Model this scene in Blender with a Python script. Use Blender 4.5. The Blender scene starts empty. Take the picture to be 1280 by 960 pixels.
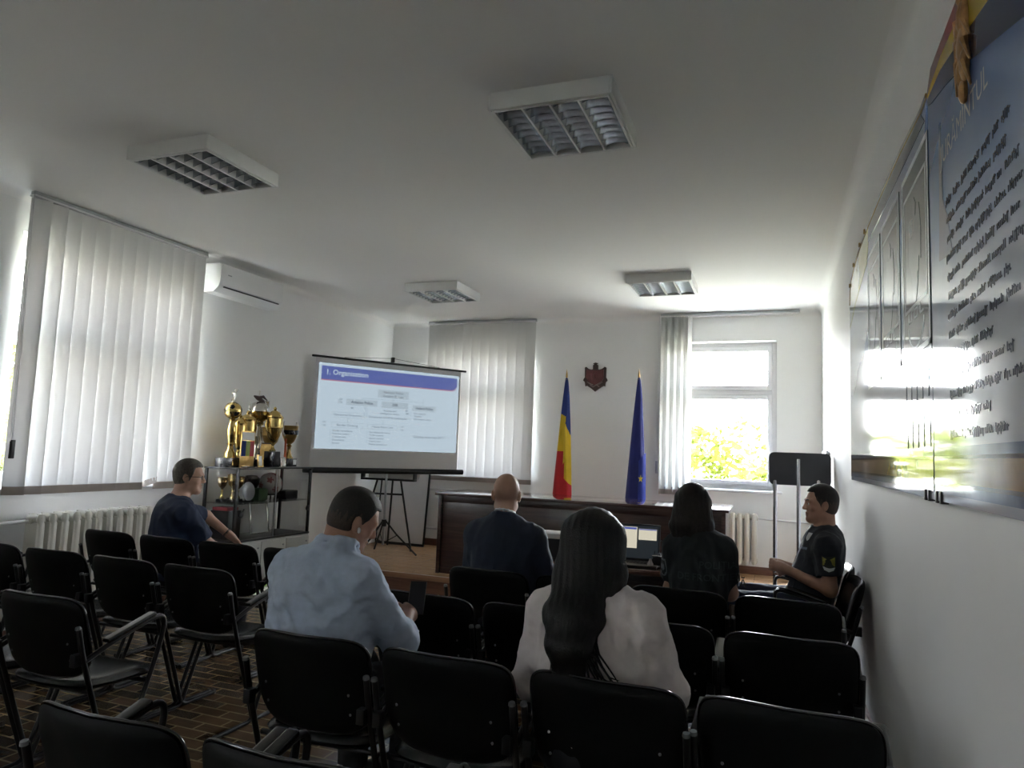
import bpy, bmesh, math, random
import numpy as np
from mathutils import Vector, Matrix
from math import sin, cos, pi, radians as rad, sqrt

random.seed(7)
SC = bpy.context.scene
EXPOSURE_V = 6.22
COL = SC.collection

# ------------------------------------------------------------------ materials
MATS = {}
def M(name, col=(.5, .5, .5), rough=.5, metal=0, var=.06, vscale=6, bump=0, bscale=60, spec=.5,
      emit=None, estr=1, coat=0, sheen=0, trans=0):
    if name in MATS: return MATS[name]
    m = bpy.data.materials.new(name); m.use_nodes = True; MATS[name] = m
    nt = m.node_tree; N = nt.nodes; L = nt.links
    b = N['Principled BSDF']
    b.inputs['Roughness'].default_value = rough; b.inputs['Metallic'].default_value = metal
    b.inputs['Specular IOR Level'].default_value = spec
    b.inputs['Coat Weight'].default_value = coat; b.inputs['Coat Roughness'].default_value = .06
    b.inputs['Sheen Weight'].default_value = sheen
    tc = N.new('ShaderNodeTexCoord'); no = N.new('ShaderNodeTexNoise')
    no.inputs['Scale'].default_value = vscale; no.inputs['Detail'].default_value = 4
    L.new(tc.outputs['Object'], no.inputs['Vector'])
    rp = N.new('ShaderNodeValToRGB'); c = Vector(col)
    rp.color_ramp.elements[0].position = .3; rp.color_ramp.elements[1].position = .7
    rp.color_ramp.elements[0].color = (*(c*(1-var)), 1); rp.color_ramp.elements[1].color = (*(c*(1+var)), 1)
    L.new(no.outputs['Fac'], rp.inputs['Fac']); L.new(rp.outputs['Color'], b.inputs['Base Color'])
    if bump:
        n2 = N.new('ShaderNodeTexNoise'); n2.inputs['Scale'].default_value = bscale; n2.inputs['Detail'].default_value = 3
        L.new(tc.outputs['Object'], n2.inputs['Vector'])
        bp = N.new('ShaderNodeBump'); bp.inputs['Strength'].default_value = bump; bp.inputs['Distance'].default_value = .01
        L.new(n2.outputs['Fac'], bp.inputs['Height']); L.new(bp.outputs['Normal'], b.inputs['Normal'])
    if emit:
        b.inputs['Emission Color'].default_value = (*emit, 1); b.inputs['Emission Strength'].default_value = estr
    if trans: b.inputs['Transmission Weight'].default_value = trans
    return m

def glass_mat():
    if 'pane_glass' in MATS: return MATS['pane_glass']
    m = bpy.data.materials.new('pane_glass'); m.use_nodes = True; MATS['pane_glass'] = m
    nt = m.node_tree; N = nt.nodes; L = nt.links
    N.remove(N['Principled BSDF'])
    t = N.new('ShaderNodeBsdfTransparent'); t.inputs[0].default_value = (.885, .885, .885, 1)
    g = N.new('ShaderNodeBsdfGlossy'); g.inputs['Roughness'].default_value = .02
    lw = N.new('ShaderNodeLayerWeight'); lw.inputs[0].default_value = .5
    pw = N.new('ShaderNodeMath'); pw.operation = 'POWER'; pw.inputs[1].default_value = 5; L.new(lw.outputs['Facing'], pw.inputs[0])
    f = N.new('ShaderNodeMath'); f.operation = 'MULTIPLY_ADD'; f.inputs[1].default_value = .9; f.inputs[2].default_value = .035; L.new(pw.outputs[0], f.inputs[0])
    x = N.new('ShaderNodeMixShader')
    L.new(f.outputs[0], x.inputs[0]); L.new(t.outputs[0], x.inputs[1]); L.new(g.outputs[0], x.inputs[2])
    L.new(x.outputs[0], N['Material Output'].inputs[0])
    return m

def cloth_trans(name, col, tcol, mix, var=.04, vscale=30):
    """woven fabric that lets some light through"""
    m = bpy.data.materials.new(name); m.use_nodes = True; MATS[name] = m
    nt = m.node_tree; N = nt.nodes; L = nt.links
    N.remove(N['Principled BSDF'])
    d = N.new('ShaderNodeBsdfDiffuse'); t = N.new('ShaderNodeBsdfTranslucent'); x = N.new('ShaderNodeMixShader')
    tc = N.new('ShaderNodeTexCoord'); w = N.new('ShaderNodeTexNoise'); w.inputs['Scale'].default_value = vscale
    mp = N.new('ShaderNodeMapping'); mp.inputs['Scale'].default_value = (1, 1, .05)
    L.new(tc.outputs['Object'], mp.inputs[0]); L.new(mp.outputs[0], w.inputs['Vector'])
    for nd, c in ((d, col), (t, tcol)):
        r = N.new('ShaderNodeValToRGB'); c = Vector(c)
        r.color_ramp.elements[0].color = (*(c*(1-var)), 1); r.color_ramp.elements[1].color = (*(c*(1+var)), 1)
        L.new(w.outputs['Fac'], r.inputs[0]); L.new(r.outputs[0], nd.inputs[0])
    x.inputs[0].default_value = mix
    L.new(d.outputs[0], x.inputs[1]); L.new(t.outputs[0], x.inputs[2])
    L.new(x.outputs[0], N['Material Output'].inputs[0])
    return m

def parquet(name, c1, c2, mortar, bw, rh, rough, rot=0, msize=.012, scale=1):
    m = bpy.data.materials.new(name); m.use_nodes = True; MATS[name] = m
    nt = m.node_tree; N = nt.nodes; L = nt.links; b = N['Principled BSDF']
    tc = N.new('ShaderNodeTexCoord'); mp = N.new('ShaderNodeMapping'); mp.inputs['Rotation'].default_value = (0, 0, rot)
    L.new(tc.outputs['Object'], mp.inputs[0])
    br = N.new('ShaderNodeTexBrick'); br.inputs['Scale'].default_value = scale
    br.inputs['Color1'].default_value = (*c1, 1); br.inputs['Color2'].default_value = (*c2, 1); br.inputs['Mortar'].default_value = (*mortar, 1)
    br.inputs['Mortar Size'].default_value = msize; br.inputs['Brick Width'].default_value = bw; br.inputs['Row Height'].default_value = rh
    br.inputs['Bias'].default_value = -.1
    L.new(mp.outputs[0], br.inputs['Vector'])
    no = N.new('ShaderNodeTexNoise'); no.inputs['Scale'].default_value = 9; no.inputs['Detail'].default_value = 8
    m2 = N.new('ShaderNodeMapping'); m2.inputs['Scale'].default_value = (1, 6, 1); L.new(tc.outputs['Object'], m2.inputs[0]); L.new(m2.outputs[0], no.inputs['Vector'])
    mx = N.new('ShaderNodeMixRGB'); mx.blend_type = 'MULTIPLY'; mx.inputs[0].default_value = .6
    rp = N.new('ShaderNodeValToRGB'); rp.color_ramp.elements[0].color = (.35, .33, .3, 1); rp.color_ramp.elements[1].color = (1.25, 1.2, 1.15, 1)
    L.new(no.outputs['Fac'], rp.inputs[0]); L.new(br.outputs['Color'], mx.inputs[1]); L.new(rp.outputs[0], mx.inputs[2])
    L.new(mx.outputs[0], b.inputs['Base Color']); b.inputs['Roughness'].default_value = rough
    bp = N.new('ShaderNodeBump'); bp.inputs['Strength'].default_value = .15; bp.inputs['Distance'].default_value = .004
    L.new(br.outputs['Fac'], bp.inputs['Height']); L.new(bp.outputs[0], b.inputs['Normal'])
    return m

def wood(name, c1, c2, rough=.3, scale=3, axis=0, coat=0):
    m = bpy.data.materials.new(name); m.use_nodes = True; MATS[name] = m
    nt = m.node_tree; N = nt.nodes; L = nt.links; b = N['Principled BSDF']
    tc = N.new('ShaderNodeTexCoord'); mp = N.new('ShaderNodeMapping')
    s = [14, 14, 14]; s[axis] = 1; mp.inputs['Scale'].default_value = s
    L.new(tc.outputs['Object'], mp.inputs[0])
    no = N.new('ShaderNodeTexNoise'); no.inputs['Scale'].default_value = scale; no.inputs['Detail'].default_value = 6; no.inputs['Distortion'].default_value = .6
    L.new(mp.outputs[0], no.inputs['Vector'])
    rp = N.new('ShaderNodeValToRGB'); rp.color_ramp.elements[0].position = .35; rp.color_ramp.elements[1].position = .65
    rp.color_ramp.elements[0].color = (*c1, 1); rp.color_ramp.elements[1].color = (*c2, 1)
    L.new(no.outputs['Fac'], rp.inputs[0]); L.new(rp.outputs[0], b.inputs['Base Color'])
    b.inputs['Roughness'].default_value = rough; b.inputs['Coat Weight'].default_value = coat; b.inputs['Coat Roughness'].default_value = .1
    return m

# ------------------------------------------------------------------ mesh builder
class MB:
    def __init__(s): s.v = []; s.f = []; s.m = []; s.mi = 0
    def add(s, vs, fs, T=None):
        o = len(s.v)
        s.v += [tuple(T @ Vector(p)) if T else tuple(p) for p in vs]
        for f in fs: s.f.append(tuple(i+o for i in f)); s.m.append(s.mi)
        return s
    def box(s, lo, hi, bev=0, T=None, seg=2):
        lo, hi = Vector([min(a, b) for a, b in zip(lo, hi)]), Vector([max(a, b) for a, b in zip(lo, hi)])
        if not bev:
            v = [(x, y, z) for x in (lo.x, hi.x) for y in (lo.y, hi.y) for z in (lo.z, hi.z)]
            return s.add(v, [(0, 1, 3, 2), (4, 6, 7, 5), (0, 4, 5, 1), (2, 3, 7, 6), (0, 2, 6, 4), (1, 5, 7, 3)], T)
        bm = bmesh.new(); bmesh.ops.create_cube(bm, size=1)
        c = (lo+hi)/2; d = hi-lo
        for v in bm.verts: v.co = Vector((v.co.x*d.x+c.x, v.co.y*d.y+c.y, v.co.z*d.z+c.z))
        bmesh.ops.bevel(bm, geom=list(bm.edges), offset=min(bev, min(d)*.45), segments=seg, affect='EDGES', profile=.6)
        bm.verts.index_update()
        s.add([v.co.copy() for v in bm.verts], [[v.index for v in f.verts] for f in bm.faces], T); bm.free(); return s
    def tube(s, pts, r, n=10, cap=True, T=None, flat=None):
        pts = [Vector(p) for p in pts]; k = len(pts)
        rs = r if isinstance(r, (list, tuple)) else [r]*k
        tan = []
        for i in range(k):
            a = pts[max(i-1, 0)]; b = pts[min(i+1, k-1)]; t = (b-a); tan.append(t.normalized() if t.length > 1e-9 else Vector((0, 0, 1)))
        u = tan[0].orthogonal().normalized(); vs = []; fs = []
        if flat: u = (Vector(flat)-tan[0]*Vector(flat).dot(tan[0])).normalized()
        for i in range(k):
            u = (u-tan[i]*u.dot(tan[i])).normalized(); w = tan[i].cross(u)
            for j in range(n):
                a = 2*pi*j/n; vs.append(pts[i]+(u*cos(a)+w*sin(a))*rs[i])
        for i in range(k-1):
            for j in range(n):
                a = i*n+j; b = i*n+(j+1) % n; fs.append((a, b, b+n, a+n))
        if cap: fs.append(tuple(range(n-1, -1, -1))); fs.append(tuple(range((k-1)*n, k*n)))
        return s.add(vs, fs, T)
    def lathe(s, prof, n=20, c=(0, 0, 0), T=None):
        vs = []; fs = []; k = len(prof)
        for r, z in prof:
            for j in range(n):
                a = 2*pi*j/n; vs.append((c[0]+r*cos(a), c[1]+r*sin(a), c[2]+z))
        for i in range(k-1):
            for j in range(n):
                a = i*n+j; b = i*n+(j+1) % n; fs.append((a, b, b+n, a+n))
        fs.append(tuple(range(n-1, -1, -1))); fs.append(tuple(range((k-1)*n, k*n)))
        return s.add(vs, fs, T)
    def ball(s, c, r, n=14, T=None):
        r = r if isinstance(r, (tuple, list)) else (r, r, r); vs = []; fs = []; k = n//2
        for i in range(1, k):
            a = pi*i/k
            for j in range(n):
                b = 2*pi*j/n; vs.append((c[0]+r[0]*sin(a)*cos(b), c[1]+r[1]*sin(a)*sin(b), c[2]+r[2]*cos(a)))
        vs += [(c[0], c[1], c[2]+r[2]), (c[0], c[1], c[2]-r[2])]
        for i in range(k-2):
            for j in range(n):
                a = i*n+j; b = i*n+(j+1) % n; fs.append((a, a+n, b+n, b))
        t = (k-1)*n
        for j in range(n):
            fs.append((t, j, (j+1) % n)); fs.append((t+1, (k-2)*n+(j+1) % n, (k-2)*n+j))
        return s.add(vs, fs, T)
    def prism(s, poly, y0, y1, T=None):
        """polygon in xz extruded along y"""
        n = len(poly); vs = [(p[0], y0, p[1]) for p in poly]+[(p[0], y1, p[1]) for p in poly]
        fs = [tuple(range(n-1, -1, -1)), tuple(range(n, 2*n))]
        for i in range(n): j = (i+1) % n; fs.append((i, j, j+n, i+n))
        return s.add(vs, fs, T)
    def grid(s, fn, nu, nv, T=None, thick=0):
        vs = [fn(i/nu, j/nv) for i in range(nu+1) for j in range(nv+1)]
        fs = [(i*(nv+1)+j, (i+1)*(nv+1)+j, (i+1)*(nv+1)+j+1, i*(nv+1)+j+1) for i in range(nu) for j in range(nv)]
        return s.add(vs, fs, T)
    def pillow(s, outl, fn, tf, tb, rings=6, pw=4):
        """closed padded panel: outline in (u,v); fn(u,v,n) -> xyz; tf/tb padding front/back"""
        n = len(outl); cu = sum(p[0] for p in outl)/n; cv = sum(p[1] for p in outl)/n
        vs = []; fs = []
        def ring(q, side):
            h = (max(0, 1-q**pw))**.5
            o = len(vs)
            for (a, b) in outl: vs.append(fn(cu+(a-cu)*q, cv+(b-cv)*q, (tf if side > 0 else -tb)*h))
            return o
        qs = [1-(1-i/rings)**1.6 if i < rings else 1 for i in range(1, rings+1)]
        f = [ring(q, 1) for q in qs]; b = [ring(q, -1) for q in qs[:-1]]+[f[-1]]
        for R, fl in ((f, 0), (b, 1)):
            for i in range(len(R)-1):
                for j in range(n):
                    k = (j+1) % n; q = (R[i]+j, R[i]+k, R[i+1]+k, R[i+1]+j); fs.append(q if not fl else q[::-1])
        vs.append(fn(cu, cv, tf)); vs.append(fn(cu, cv, -tb)); t = len(vs)-2
        for j in range(n):
            k = (j+1) % n; fs.append((t, f[0]+k, f[0]+j)); fs.append((t+1, b[0]+j, b[0]+k))
        return s.add(vs, fs)
    def make(s, name, mats, parent=None, smooth=40, loc=None):
        me = bpy.data.meshes.new(name); me.from_pydata(s.v, [], s.f)
        for m in (mats if isinstance(mats, (list, tuple)) else [mats]): me.materials.append(m)
        me.polygons.foreach_set('material_index', s.m)
        bm = bmesh.new(); bm.from_mesh(me); bmesh.ops.recalc_face_normals(bm, faces=bm.faces); bm.to_mesh(me); bm.free()
        if smooth:
            me.polygons.foreach_set('use_smooth', [True]*len(me.polygons)); me.set_sharp_from_angle(angle=rad(smooth))
        me.update()
        o = bpy.data.objects.new(name, me); COL.objects.link(o)
        if parent: o.parent = parent
        if loc: o.location = loc
        return o

def tag(o, label=None, cat=None, group=None, kind=None):
    if label: o['label'] = label
    if cat: o['category'] = cat
    if group: o['group'] = group
    if kind: o['kind'] = kind
    return o
def thing(name, label, cat, loc=(0, 0, 0), rz=0, group=None):
    o = bpy.data.objects.new(name, None); COL.objects.link(o); o.empty_display_size = .1
    o.location = loc; o.rotation_euler = (0, 0, rz)
    return tag(o, label, cat, group)
def struct(o): o['kind'] = 'structure'; return o
def dup(root, loc, rz, label, group=None):
    def cp(o, par):
        c = o.copy(); COL.objects.link(c)
        if par: c.parent = par
        for ch in [x for x in COL.objects if x.parent == o]: cp(ch, c)
        return c
    r = cp(root, None); r.location = loc; r.rotation_euler = (0, 0, rz); r['label'] = label
    if group: r['group'] = group
    return r
FONTC = {}
def text_geo(txt, size, align='CENTER', bold=0):
    cu = bpy.data.curves.new('t', 'FONT'); cu.body = txt; cu.size = size; cu.align_x = align; cu.align_y = 'CENTER'; cu.resolution_u = 2
    cu.offset = bold
    o = bpy.data.objects.new('t', cu); COL.objects.link(o)
    dg = bpy.context.evaluated_depsgraph_get(); me = o.evaluated_get(dg).to_mesh()
    v = [w.co.copy() for w in me.vertices]; f = [tuple(p.vertices) for p in me.polygons]
    o.evaluated_get(dg).to_mesh_clear(); bpy.data.objects.remove(o); bpy.data.curves.remove(cu)
    return v, f

def arc(c, r, a0, a1, n, ax=(0, 1)):
    return [(c[0]+r*cos(a0+(a1-a0)*i/n), c[1]+r*sin(a0+(a1-a0)*i/n)) for i in range(n+1)]
def rrect(x0, z0, x1, z1, r, n=5):
    o = []
    for (cx, cz, a) in ((x1-r, z1-r, 0), (x0+r, z1-r, pi/2), (x0+r, z0+r, pi), (x1-r, z0+r, 1.5*pi)): o += arc((cx, cz), r, a, a+pi/2, n)
    return o

# ------------------------------------------------------------------ signed-distance bodies
def wob(P, seed, f):
    r = np.random.RandomState(seed); s = 0
    for i in range(5):
        k = r.normal(size=3); k /= np.linalg.norm(k)
        s = s+np.sin((P[0]*k[0]+P[1]*k[1]+P[2]*k[2])*f*(.6+.25*i)+r.rand()*6.28)
    return s/5
def rotm(y=0, p=0, r=0): return np.array(Matrix.Rotation(y, 3, 'Z') @ Matrix.Rotation(p, 3, 'X') @ Matrix.Rotation(r, 3, 'Y'))
def sdf_mesh(prims, h, noise=None, post=None, pad=.03):
    """prims: (op, kind, k, data...) smooth union 'u' / subtract 's' / intersect-plane 'p'. Returns verts, faces"""
    lo = np.array([9.]*3); hi = -lo
    bb = []
    for q in prims:
        if q[1] == 'C': a, b, ra, rb = map(np.array, q[3:7]); l = np.minimum(a-ra, b-rb); u = np.maximum(a+ra, b+rb)
        elif q[1] == 'E': c, r = np.array(q[3]), np.array(q[4]); R = max(r); l = c-R; u = c+R
        else: bb.append(None); continue
        bb.append((l, u))
        if q[0] == 'u': lo = np.minimum(lo, l); hi = np.maximum(hi, u)
    lo = lo-pad; hi = hi+pad; n = np.ceil((hi-lo)/h).astype(int)+1
    ax = [(lo[i]+h*np.arange(n[i])).astype(np.float32) for i in range(3)]
    D = np.full(tuple(n), .2, np.float32)
    for q, b in zip(prims, bb):
        k = q[2]
        if b is None:
            nn, c = np.array(q[3]), np.array(q[4])
            d = (ax[0]-c[0])[:, None, None]*nn[0]+(ax[1]-c[1])[None, :, None]*nn[1]+(ax[2]-c[2])[None, None, :]*nn[2]
            D = np.maximum(D, d); continue
        mg = k+.03
        i0 = np.maximum(((b[0]-mg-lo)/h).astype(int), 0); i1 = np.minimum(((b[1]+mg-lo)/h).astype(int)+2, n)
        if (i1 <= i0).any(): continue
        sl = tuple(slice(i0[i], i1[i]) for i in range(3))
        X = ax[0][sl[0]][:, None, None]; Y = ax[1][sl[1]][None, :, None]; Zz = ax[2][sl[2]][None, None, :]
        if q[1] == 'C':
            a, e, ra, rb = np.array(q[3]), np.array(q[4]), q[5], q[6]; ba = e-a; L2 = max(ba@ba, 1e-9)
            px, py, pz = X-a[0], Y-a[1], Zz-a[2]
            t = np.clip((px*ba[0]+py*ba[1]+pz*ba[2])/L2, 0, 1)
            d = np.sqrt((px-ba[0]*t)**2+(py-ba[1]*t)**2+(pz-ba[2]*t)**2)-(ra+(rb-ra)*t)
            cut = q[7] if len(q) > 7 else None
        else:
            c, r = q[3], q[4]; R = q[5] if len(q) > 5 and q[5] is not None else None
            px, py, pz = X-c[0], Y-c[1], Zz-c[2]
            if R is not None: px, py, pz = [R[0][i]*px+R[1][i]*py+R[2][i]*pz for i in range(3)]
            k0 = np.sqrt((px/r[0])**2+(py/r[1])**2+(pz/r[2])**2); k1 = np.sqrt((px/r[0]**2)**2+(py/r[1]**2)**2+(pz/r[2]**2)**2)+1e-9
            d = k0*(k0-1)/k1
            cut = q[6] if len(q) > 6 else None
        if cut is not None:
            nn, c = cut; d = np.maximum(d, (X-c[0])*nn[0]+(Y-c[1])*nn[1]+(Zz-c[2])*nn[2])
        A = D[sl]
        if q[0] == 'u':
            g = np.clip(.5+.5*(A-d)/k, 0, 1); D[sl] = A*(1-g)+d*g-k*g*(1-g)
        else:
            d = -d; g = np.clip(.5-.5*(A-d)/k, 0, 1); D[sl] = A*(1-g)+d*g+k*g*(1-g)
    if noise or post:
        P = (ax[0][:, None, None], ax[1][None, :, None], ax[2][None, None, :])
        if noise: D = D+noise(P)
        if post: D = post(D, P)
    D[0] = D[-1] = .1; D[:, 0] = D[:, -1] = .1; D[:, :, 0] = D[:, :, -1] = .1
    # surface nets
    S = D < 0
    c = [S[i:n[0]-1+i, j:n[1]-1+j, k:n[2]-1+k] for i in (0, 1) for j in (0, 1) for k in (0, 1)]
    tot = sum(x.astype(np.int8) for x in c); act = (tot > 0) & (tot < 8)
    idx = np.full(act.shape, -1, np.int64); I = np.argwhere(act); idx[act] = np.arange(len(I))
    V = np.zeros((len(I), 3)); W = np.zeros(len(I))
    cor = [(i, j, k) for i in (0, 1) for j in (0, 1) for k in (0, 1)]
    val = [D[I[:, 0]+i, I[:, 1]+j, I[:, 2]+k] for (i, j, k) in cor]
    for a in range(8):
        for b in range(a+1, 8):
            if sum(abs(x-y) for x, y in zip(cor[a], cor[b])) != 1: continue
            va, vb = val[a], val[b]; mk = (va < 0) != (vb < 0)
            t = np.where(mk, va/(va-vb+1e-12), 0)
            V += np.where(mk[:, None], np.array(cor[a])+t[:, None]*(np.array(cor[b])-np.array(cor[a])), 0); W += mk
    V = lo+h*(I+V/W[:, None])
    F = []
    for d in range(3):
        e = [(1, 2), (2, 0), (0, 1)][d]
        s0 = [slice(None)]*3; s1 = [slice(None)]*3; s0[d] = slice(0, -1); s1[d] = slice(1, None)
        ch = S[tuple(s0)] != S[tuple(s1)]
        E = np.argwhere(ch); E = E[(E[:, e[0]] > 0) & (E[:, e[1]] > 0) & (E[:, e[0]] < n[e[0]]-1) & (E[:, e[1]] < n[e[1]]-1)]
        def at(da, db):
            Q = E.copy(); Q[:, e[0]] += da; Q[:, e[1]] += db; return idx[Q[:, 0], Q[:, 1], Q[:, 2]]
        q = np.stack([at(-1, -1), at(0, -1), at(0, 0), at(-1, 0)], 1)
        fl = S[E[:, 0], E[:, 1], E[:, 2]]; q[~fl] = q[~fl][:, ::-1]
        F.append(q)
    F = np.concatenate(F); F = F[(F >= 0).all(1)]
    return V, F
def sdf_obj(name, prims, mats, parent, h=.006, noise=None, post=None, smooth_it=1, matfn=None):
    V, F = sdf_mesh(prims, h, noise, post)
    # a light relaxation
    for _ in range(smooth_it):
        A = np.zeros_like(V); C = np.zeros(len(V))
        for a in range(4):
            i, j = F[:, a], F[:, (a+1) % 4]
            for x in range(3):
                A[:, x] += np.bincount(i, V[j, x], len(V))+np.bincount(j, V[i, x], len(V))
            C += np.bincount(i, minlength=len(V))+np.bincount(j, minlength=len(V))
        V = .5*V+.5*A/np.maximum(C, 1)[:, None]
    me = bpy.data.meshes.new(name); me.from_pydata(V.tolist(), [], F.tolist())
    for m in (mats if isinstance(mats, (list, tuple)) else [mats]): me.materials.append(m)
    if matfn is not None:
        cen = V[F].mean(1); me.polygons.foreach_set('material_index', matfn(cen).astype(np.int32))
    me.polygons.foreach_set('use_smooth', [True]*len(me.polygons)); me.update()
    o = bpy.data.objects.new(name, me); COL.objects.link(o); o.parent = parent
    return o

# ------------------------------------------------------------------ palette
WALL = M('wall_paint', (.78, .78, .765), .6, var=.025, vscale=1.3, bump=.05, bscale=40, spec=.3)
CEIL = M('ceiling_paint', (.80, .79, .765), .75, var=.02, vscale=.8, bump=.04, bscale=30, spec=.2)
PVC = M('white_pvc', (.60, .59, .60), .3, var=.02)
WHITE = M('white_plastic', (.72, .72, .71), .35, var=.02)
RADW = M('radiator_enamel', (.62, .60, .54), .4, var=.05)
FLOORM = parquet('parquet', (.17, .105, .06), (.085, .06, .038), (.36, .28, .16), .20, .09, .22, rot=0, msize=.006)
STAGEM = parquet('stage_parquet', (.72, .46, .27), (.60, .38, .21), (.38, .23, .12), .42, .07, .17, rot=0, msize=.003)
DKWOOD = wood('dark_wood', (.035, .016, .014), (.060, .028, .022), .25, 3, 0, .3)
DKTOP = wood('dark_wood_top', (.05, .022, .018), (.075, .035, .028), .10, 3, 0, 1)
REDWOOD = wood('red_brown_wood', (.13, .055, .035), (.20, .09, .055), .3, 3, 0)
TRIMWOOD = wood('stage_edge_wood', (.30, .15, .08), (.38, .20, .11), .3, 3, 0)
BLACKM = M('black_metal', (.012, .012, .013), .35, .3, var=.1)
BLACKP = M('black_plastic', (.010, .010, .011), .4, var=.1)
LEATHER = M('black_leatherette', (.0050, .0053, .0055), .24, var=.15, vscale=12, bump=.05, bscale=220, spec=.9)
SHELL = M('chair_shell_plastic', (.0026, .0028, .0028), .6, var=.1, bump=.04, bscale=300, spec=.15)
CHROME = M('chrome', (.55, .56, .58), .18, 1, var=.05)
STEEL = M('grey_cap', (.35, .36, .37), .35, .3, var=.1)
GOLD = M('polished_gold', (.66, .48, .18), .18, 1, var=.12, vscale=30)
DGOLD = M('antique_gold', (.50, .33, .12), .28, 1, var=.2, vscale=30)
SILVER = M('polished_silver', (.68, .66, .60), .14, 1, var=.1)
GLASS = glass_mat()
PAPER = M('white_paper', (.78, .78, .76), .7, var=.02)

XL, XR, YF, YB, H, ST = -5.10, .50, 8.68, -2.0, 3.228, .18
WT = .42
# ------------------------------------------------------------------ room shell
def wall_with_holes(name, axis, a0, a1, pos, out, holes, zt=H+.02):
    """axis 'y': wall in the plane x=pos running a0..a1; holes = (a, b, z0, z1)"""
    b = MB()
    def bx(u0, u1, z0, z1):
        if u1-u0 < 1e-4 or z1-z0 < 1e-4: return
        if axis == 'y': b.box((pos, u0, z0), (pos+out, u1, z1))
        else: b.box((u0, pos, z0), (u1, pos+out, z1))
    c = a0
    for (h0, h1, z0, z1) in sorted(holes):
        bx(c, h0, 0, zt); bx(h0, h1, 0, z0); bx(h0, h1, z1, zt); c = h1
    bx(c, a1, 0, zt)
    return struct(b.make(name, WALL, smooth=0))
W1 = (3.40, 4.96, 1.09, 2.94)     # left window behind the blind
W_FILL = (-1.9, -1.42, 1.09, 2.94)      # unseen side window behind the camera, added for fill daylight on the backs
WA = (-4.42, -3.06, 1.13, 2.885)  # front window behind the blind
WBq = (-1.22, .022, 1.13, 2.885)  # front window, open
wall_with_holes('wall_left', 'y', YB, YF, XL, -WT, [W1, W_FILL])
wall_with_holes('wall_front', 'x', XL-WT, XR+.2, YF, WT, [WA, WBq])
wall_with_holes('wall_right', 'y', YB, YF, XR, .2, [])
wall_with_holes('wall_back', 'x', XL-WT, XR+.2, YB, -.2, [])
struct(MB().box((XL-WT, YB-.2, -.2), (XR+.2, YF+WT, 0)).make('floor', FLOORM, smooth=0))
struct(MB().box((XL-WT, YB-.2, H), (XR+.2, YF+WT, H+.25)).make('ceiling', CEIL, smooth=0))
# stage
pl = struct(MB().box((XL, 6.62, 0), (XR, YF, ST-.005)).make('trim_1', REDWOOD, smooth=0)); pl.name = 'floor_stage'
MB().box((XL+.002, 6.64, ST-.012), (XR-.002, YF-.001, ST)).make('floor_stage_boards', STAGEM, smooth=0)['kind'] = 'structure'
struct(MB().box((XL+.001, 6.595, ST-.05), (XR-.001, 6.64, ST+.002), .006).make('trim_stage_edge', TRIMWOOD))
for nm, lo, hi in (('baseboard_front', (XL+.02, YF-.018, ST+.001), (XR-.02, YF, ST+.09)), ('baseboard_left', (XL, YB, .001), (XL+.018, 6.59, .09)),
                   ('baseboard_right', (XR-.018, YB, .001), (XR, 6.59, .09))):
    struct(MB().box(lo, hi, .005).make(nm, REDWOOD))
# coved plaster strip between left wall / ceiling
def cove(name, p0, p1, inward):
    b = MB(); r = .07; n = 6; vs = []; fs = []
    for p in (p0, p1):
        for i in range(n+1):
            a = pi/2*i/n; vs.append((p[0]+inward[0]*r*(1-sin(a)), p[1]+inward[1]*r*(1-sin(a)), H-r*(1-cos(a))))
    for i in range(n): fs.append((i, i+1, n+2+i, n+1+i))
    b.add(vs, fs); return struct(b.make(name, CEIL))
cove('trim_cove_left', (XL, YB, 0), (XL, YF, 0), (1, 0)); cove('trim_cove_front', (XL, YF, 0), (XR, YF, 0), (0, -1)); cove('trim_cove_right', (XR, YB, 0), (XR, YF, 0), (-1, 0))

# ------------------------------------------------------------------ windows
def window(idx, axis, a0, a1, z0, z1, pos, sgn, mull=None, trans=None, sill=.06):
    """frame set back in the opening; sgn = outward direction along the wall normal"""
    def P(u, d, z): return (u, pos+sgn*d, z) if axis == 'x' else (pos+sgn*d, u, z)
    def B(b, u0, u1, d0, d1, zz0, zz1, bev=.006): b.box(P(u0, d0, zz0), P(u1, d1, zz1), bev)
    b = MB(); d0, d1 = .16, .23; f = .05
    B(b, a0, a0+f, d0, d1, z0, z1); B(b, a1-f, a1, d0, d1, z0, z1); B(b, a0+f, a1-f, d0, d1, z0, z0+f); B(b, a0+f, a1-f, d0, d1, z1-f, z1)
    if trans: B(b, a0+f, a1-f, d0, d1, trans-.03, trans+.03)
    if mull: B(b, mull-.035, mull+.035, d0, d1, z0+f, z1-f)
    fr = struct(b.make('window_%d' % idx, PVC))
    cells = []
    us = [(a0+f, a1-f)] if not mull else [(a0+f, mull-.035), (mull+.035, a1-f)]
    zs = [(z0+f, z1-f)] if not trans else [(z0+f, trans-.03), (trans+.03, z1-f)]
    for u in us:
        for z in zs: cells.append((*u, *z))
    for (u0, u1, c0, c1) in cells:
        s = MB(); g = .055
        B(s, u0, u0+g, d0-.015, d1-.01, c0, c1); B(s, u1-g, u1, d0-.015, d1-.01, c0, c1); B(s, u0+g, u1-g, d0-.015, d1-.01, c0, c0+g); B(s, u0+g, u1-g, d0-.015, d1-.01, c1-g, c1)
        so = s.make('sash', PVC, fr)
        gl = MB(); B(gl, u0+g-.004, u1-g+.004, d0+.02, d0+.026, c0+g-.004, c1-g+.004, 0); gl.make('pane', GLASS, so, smooth=0)
    s = MB(); B(s, a0-sill, a1+sill, -.07, .155, z0-.03, z0, .008); s.make('window_sill', PVC, fr)
    # rendered reveal lining
    return fr
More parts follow.
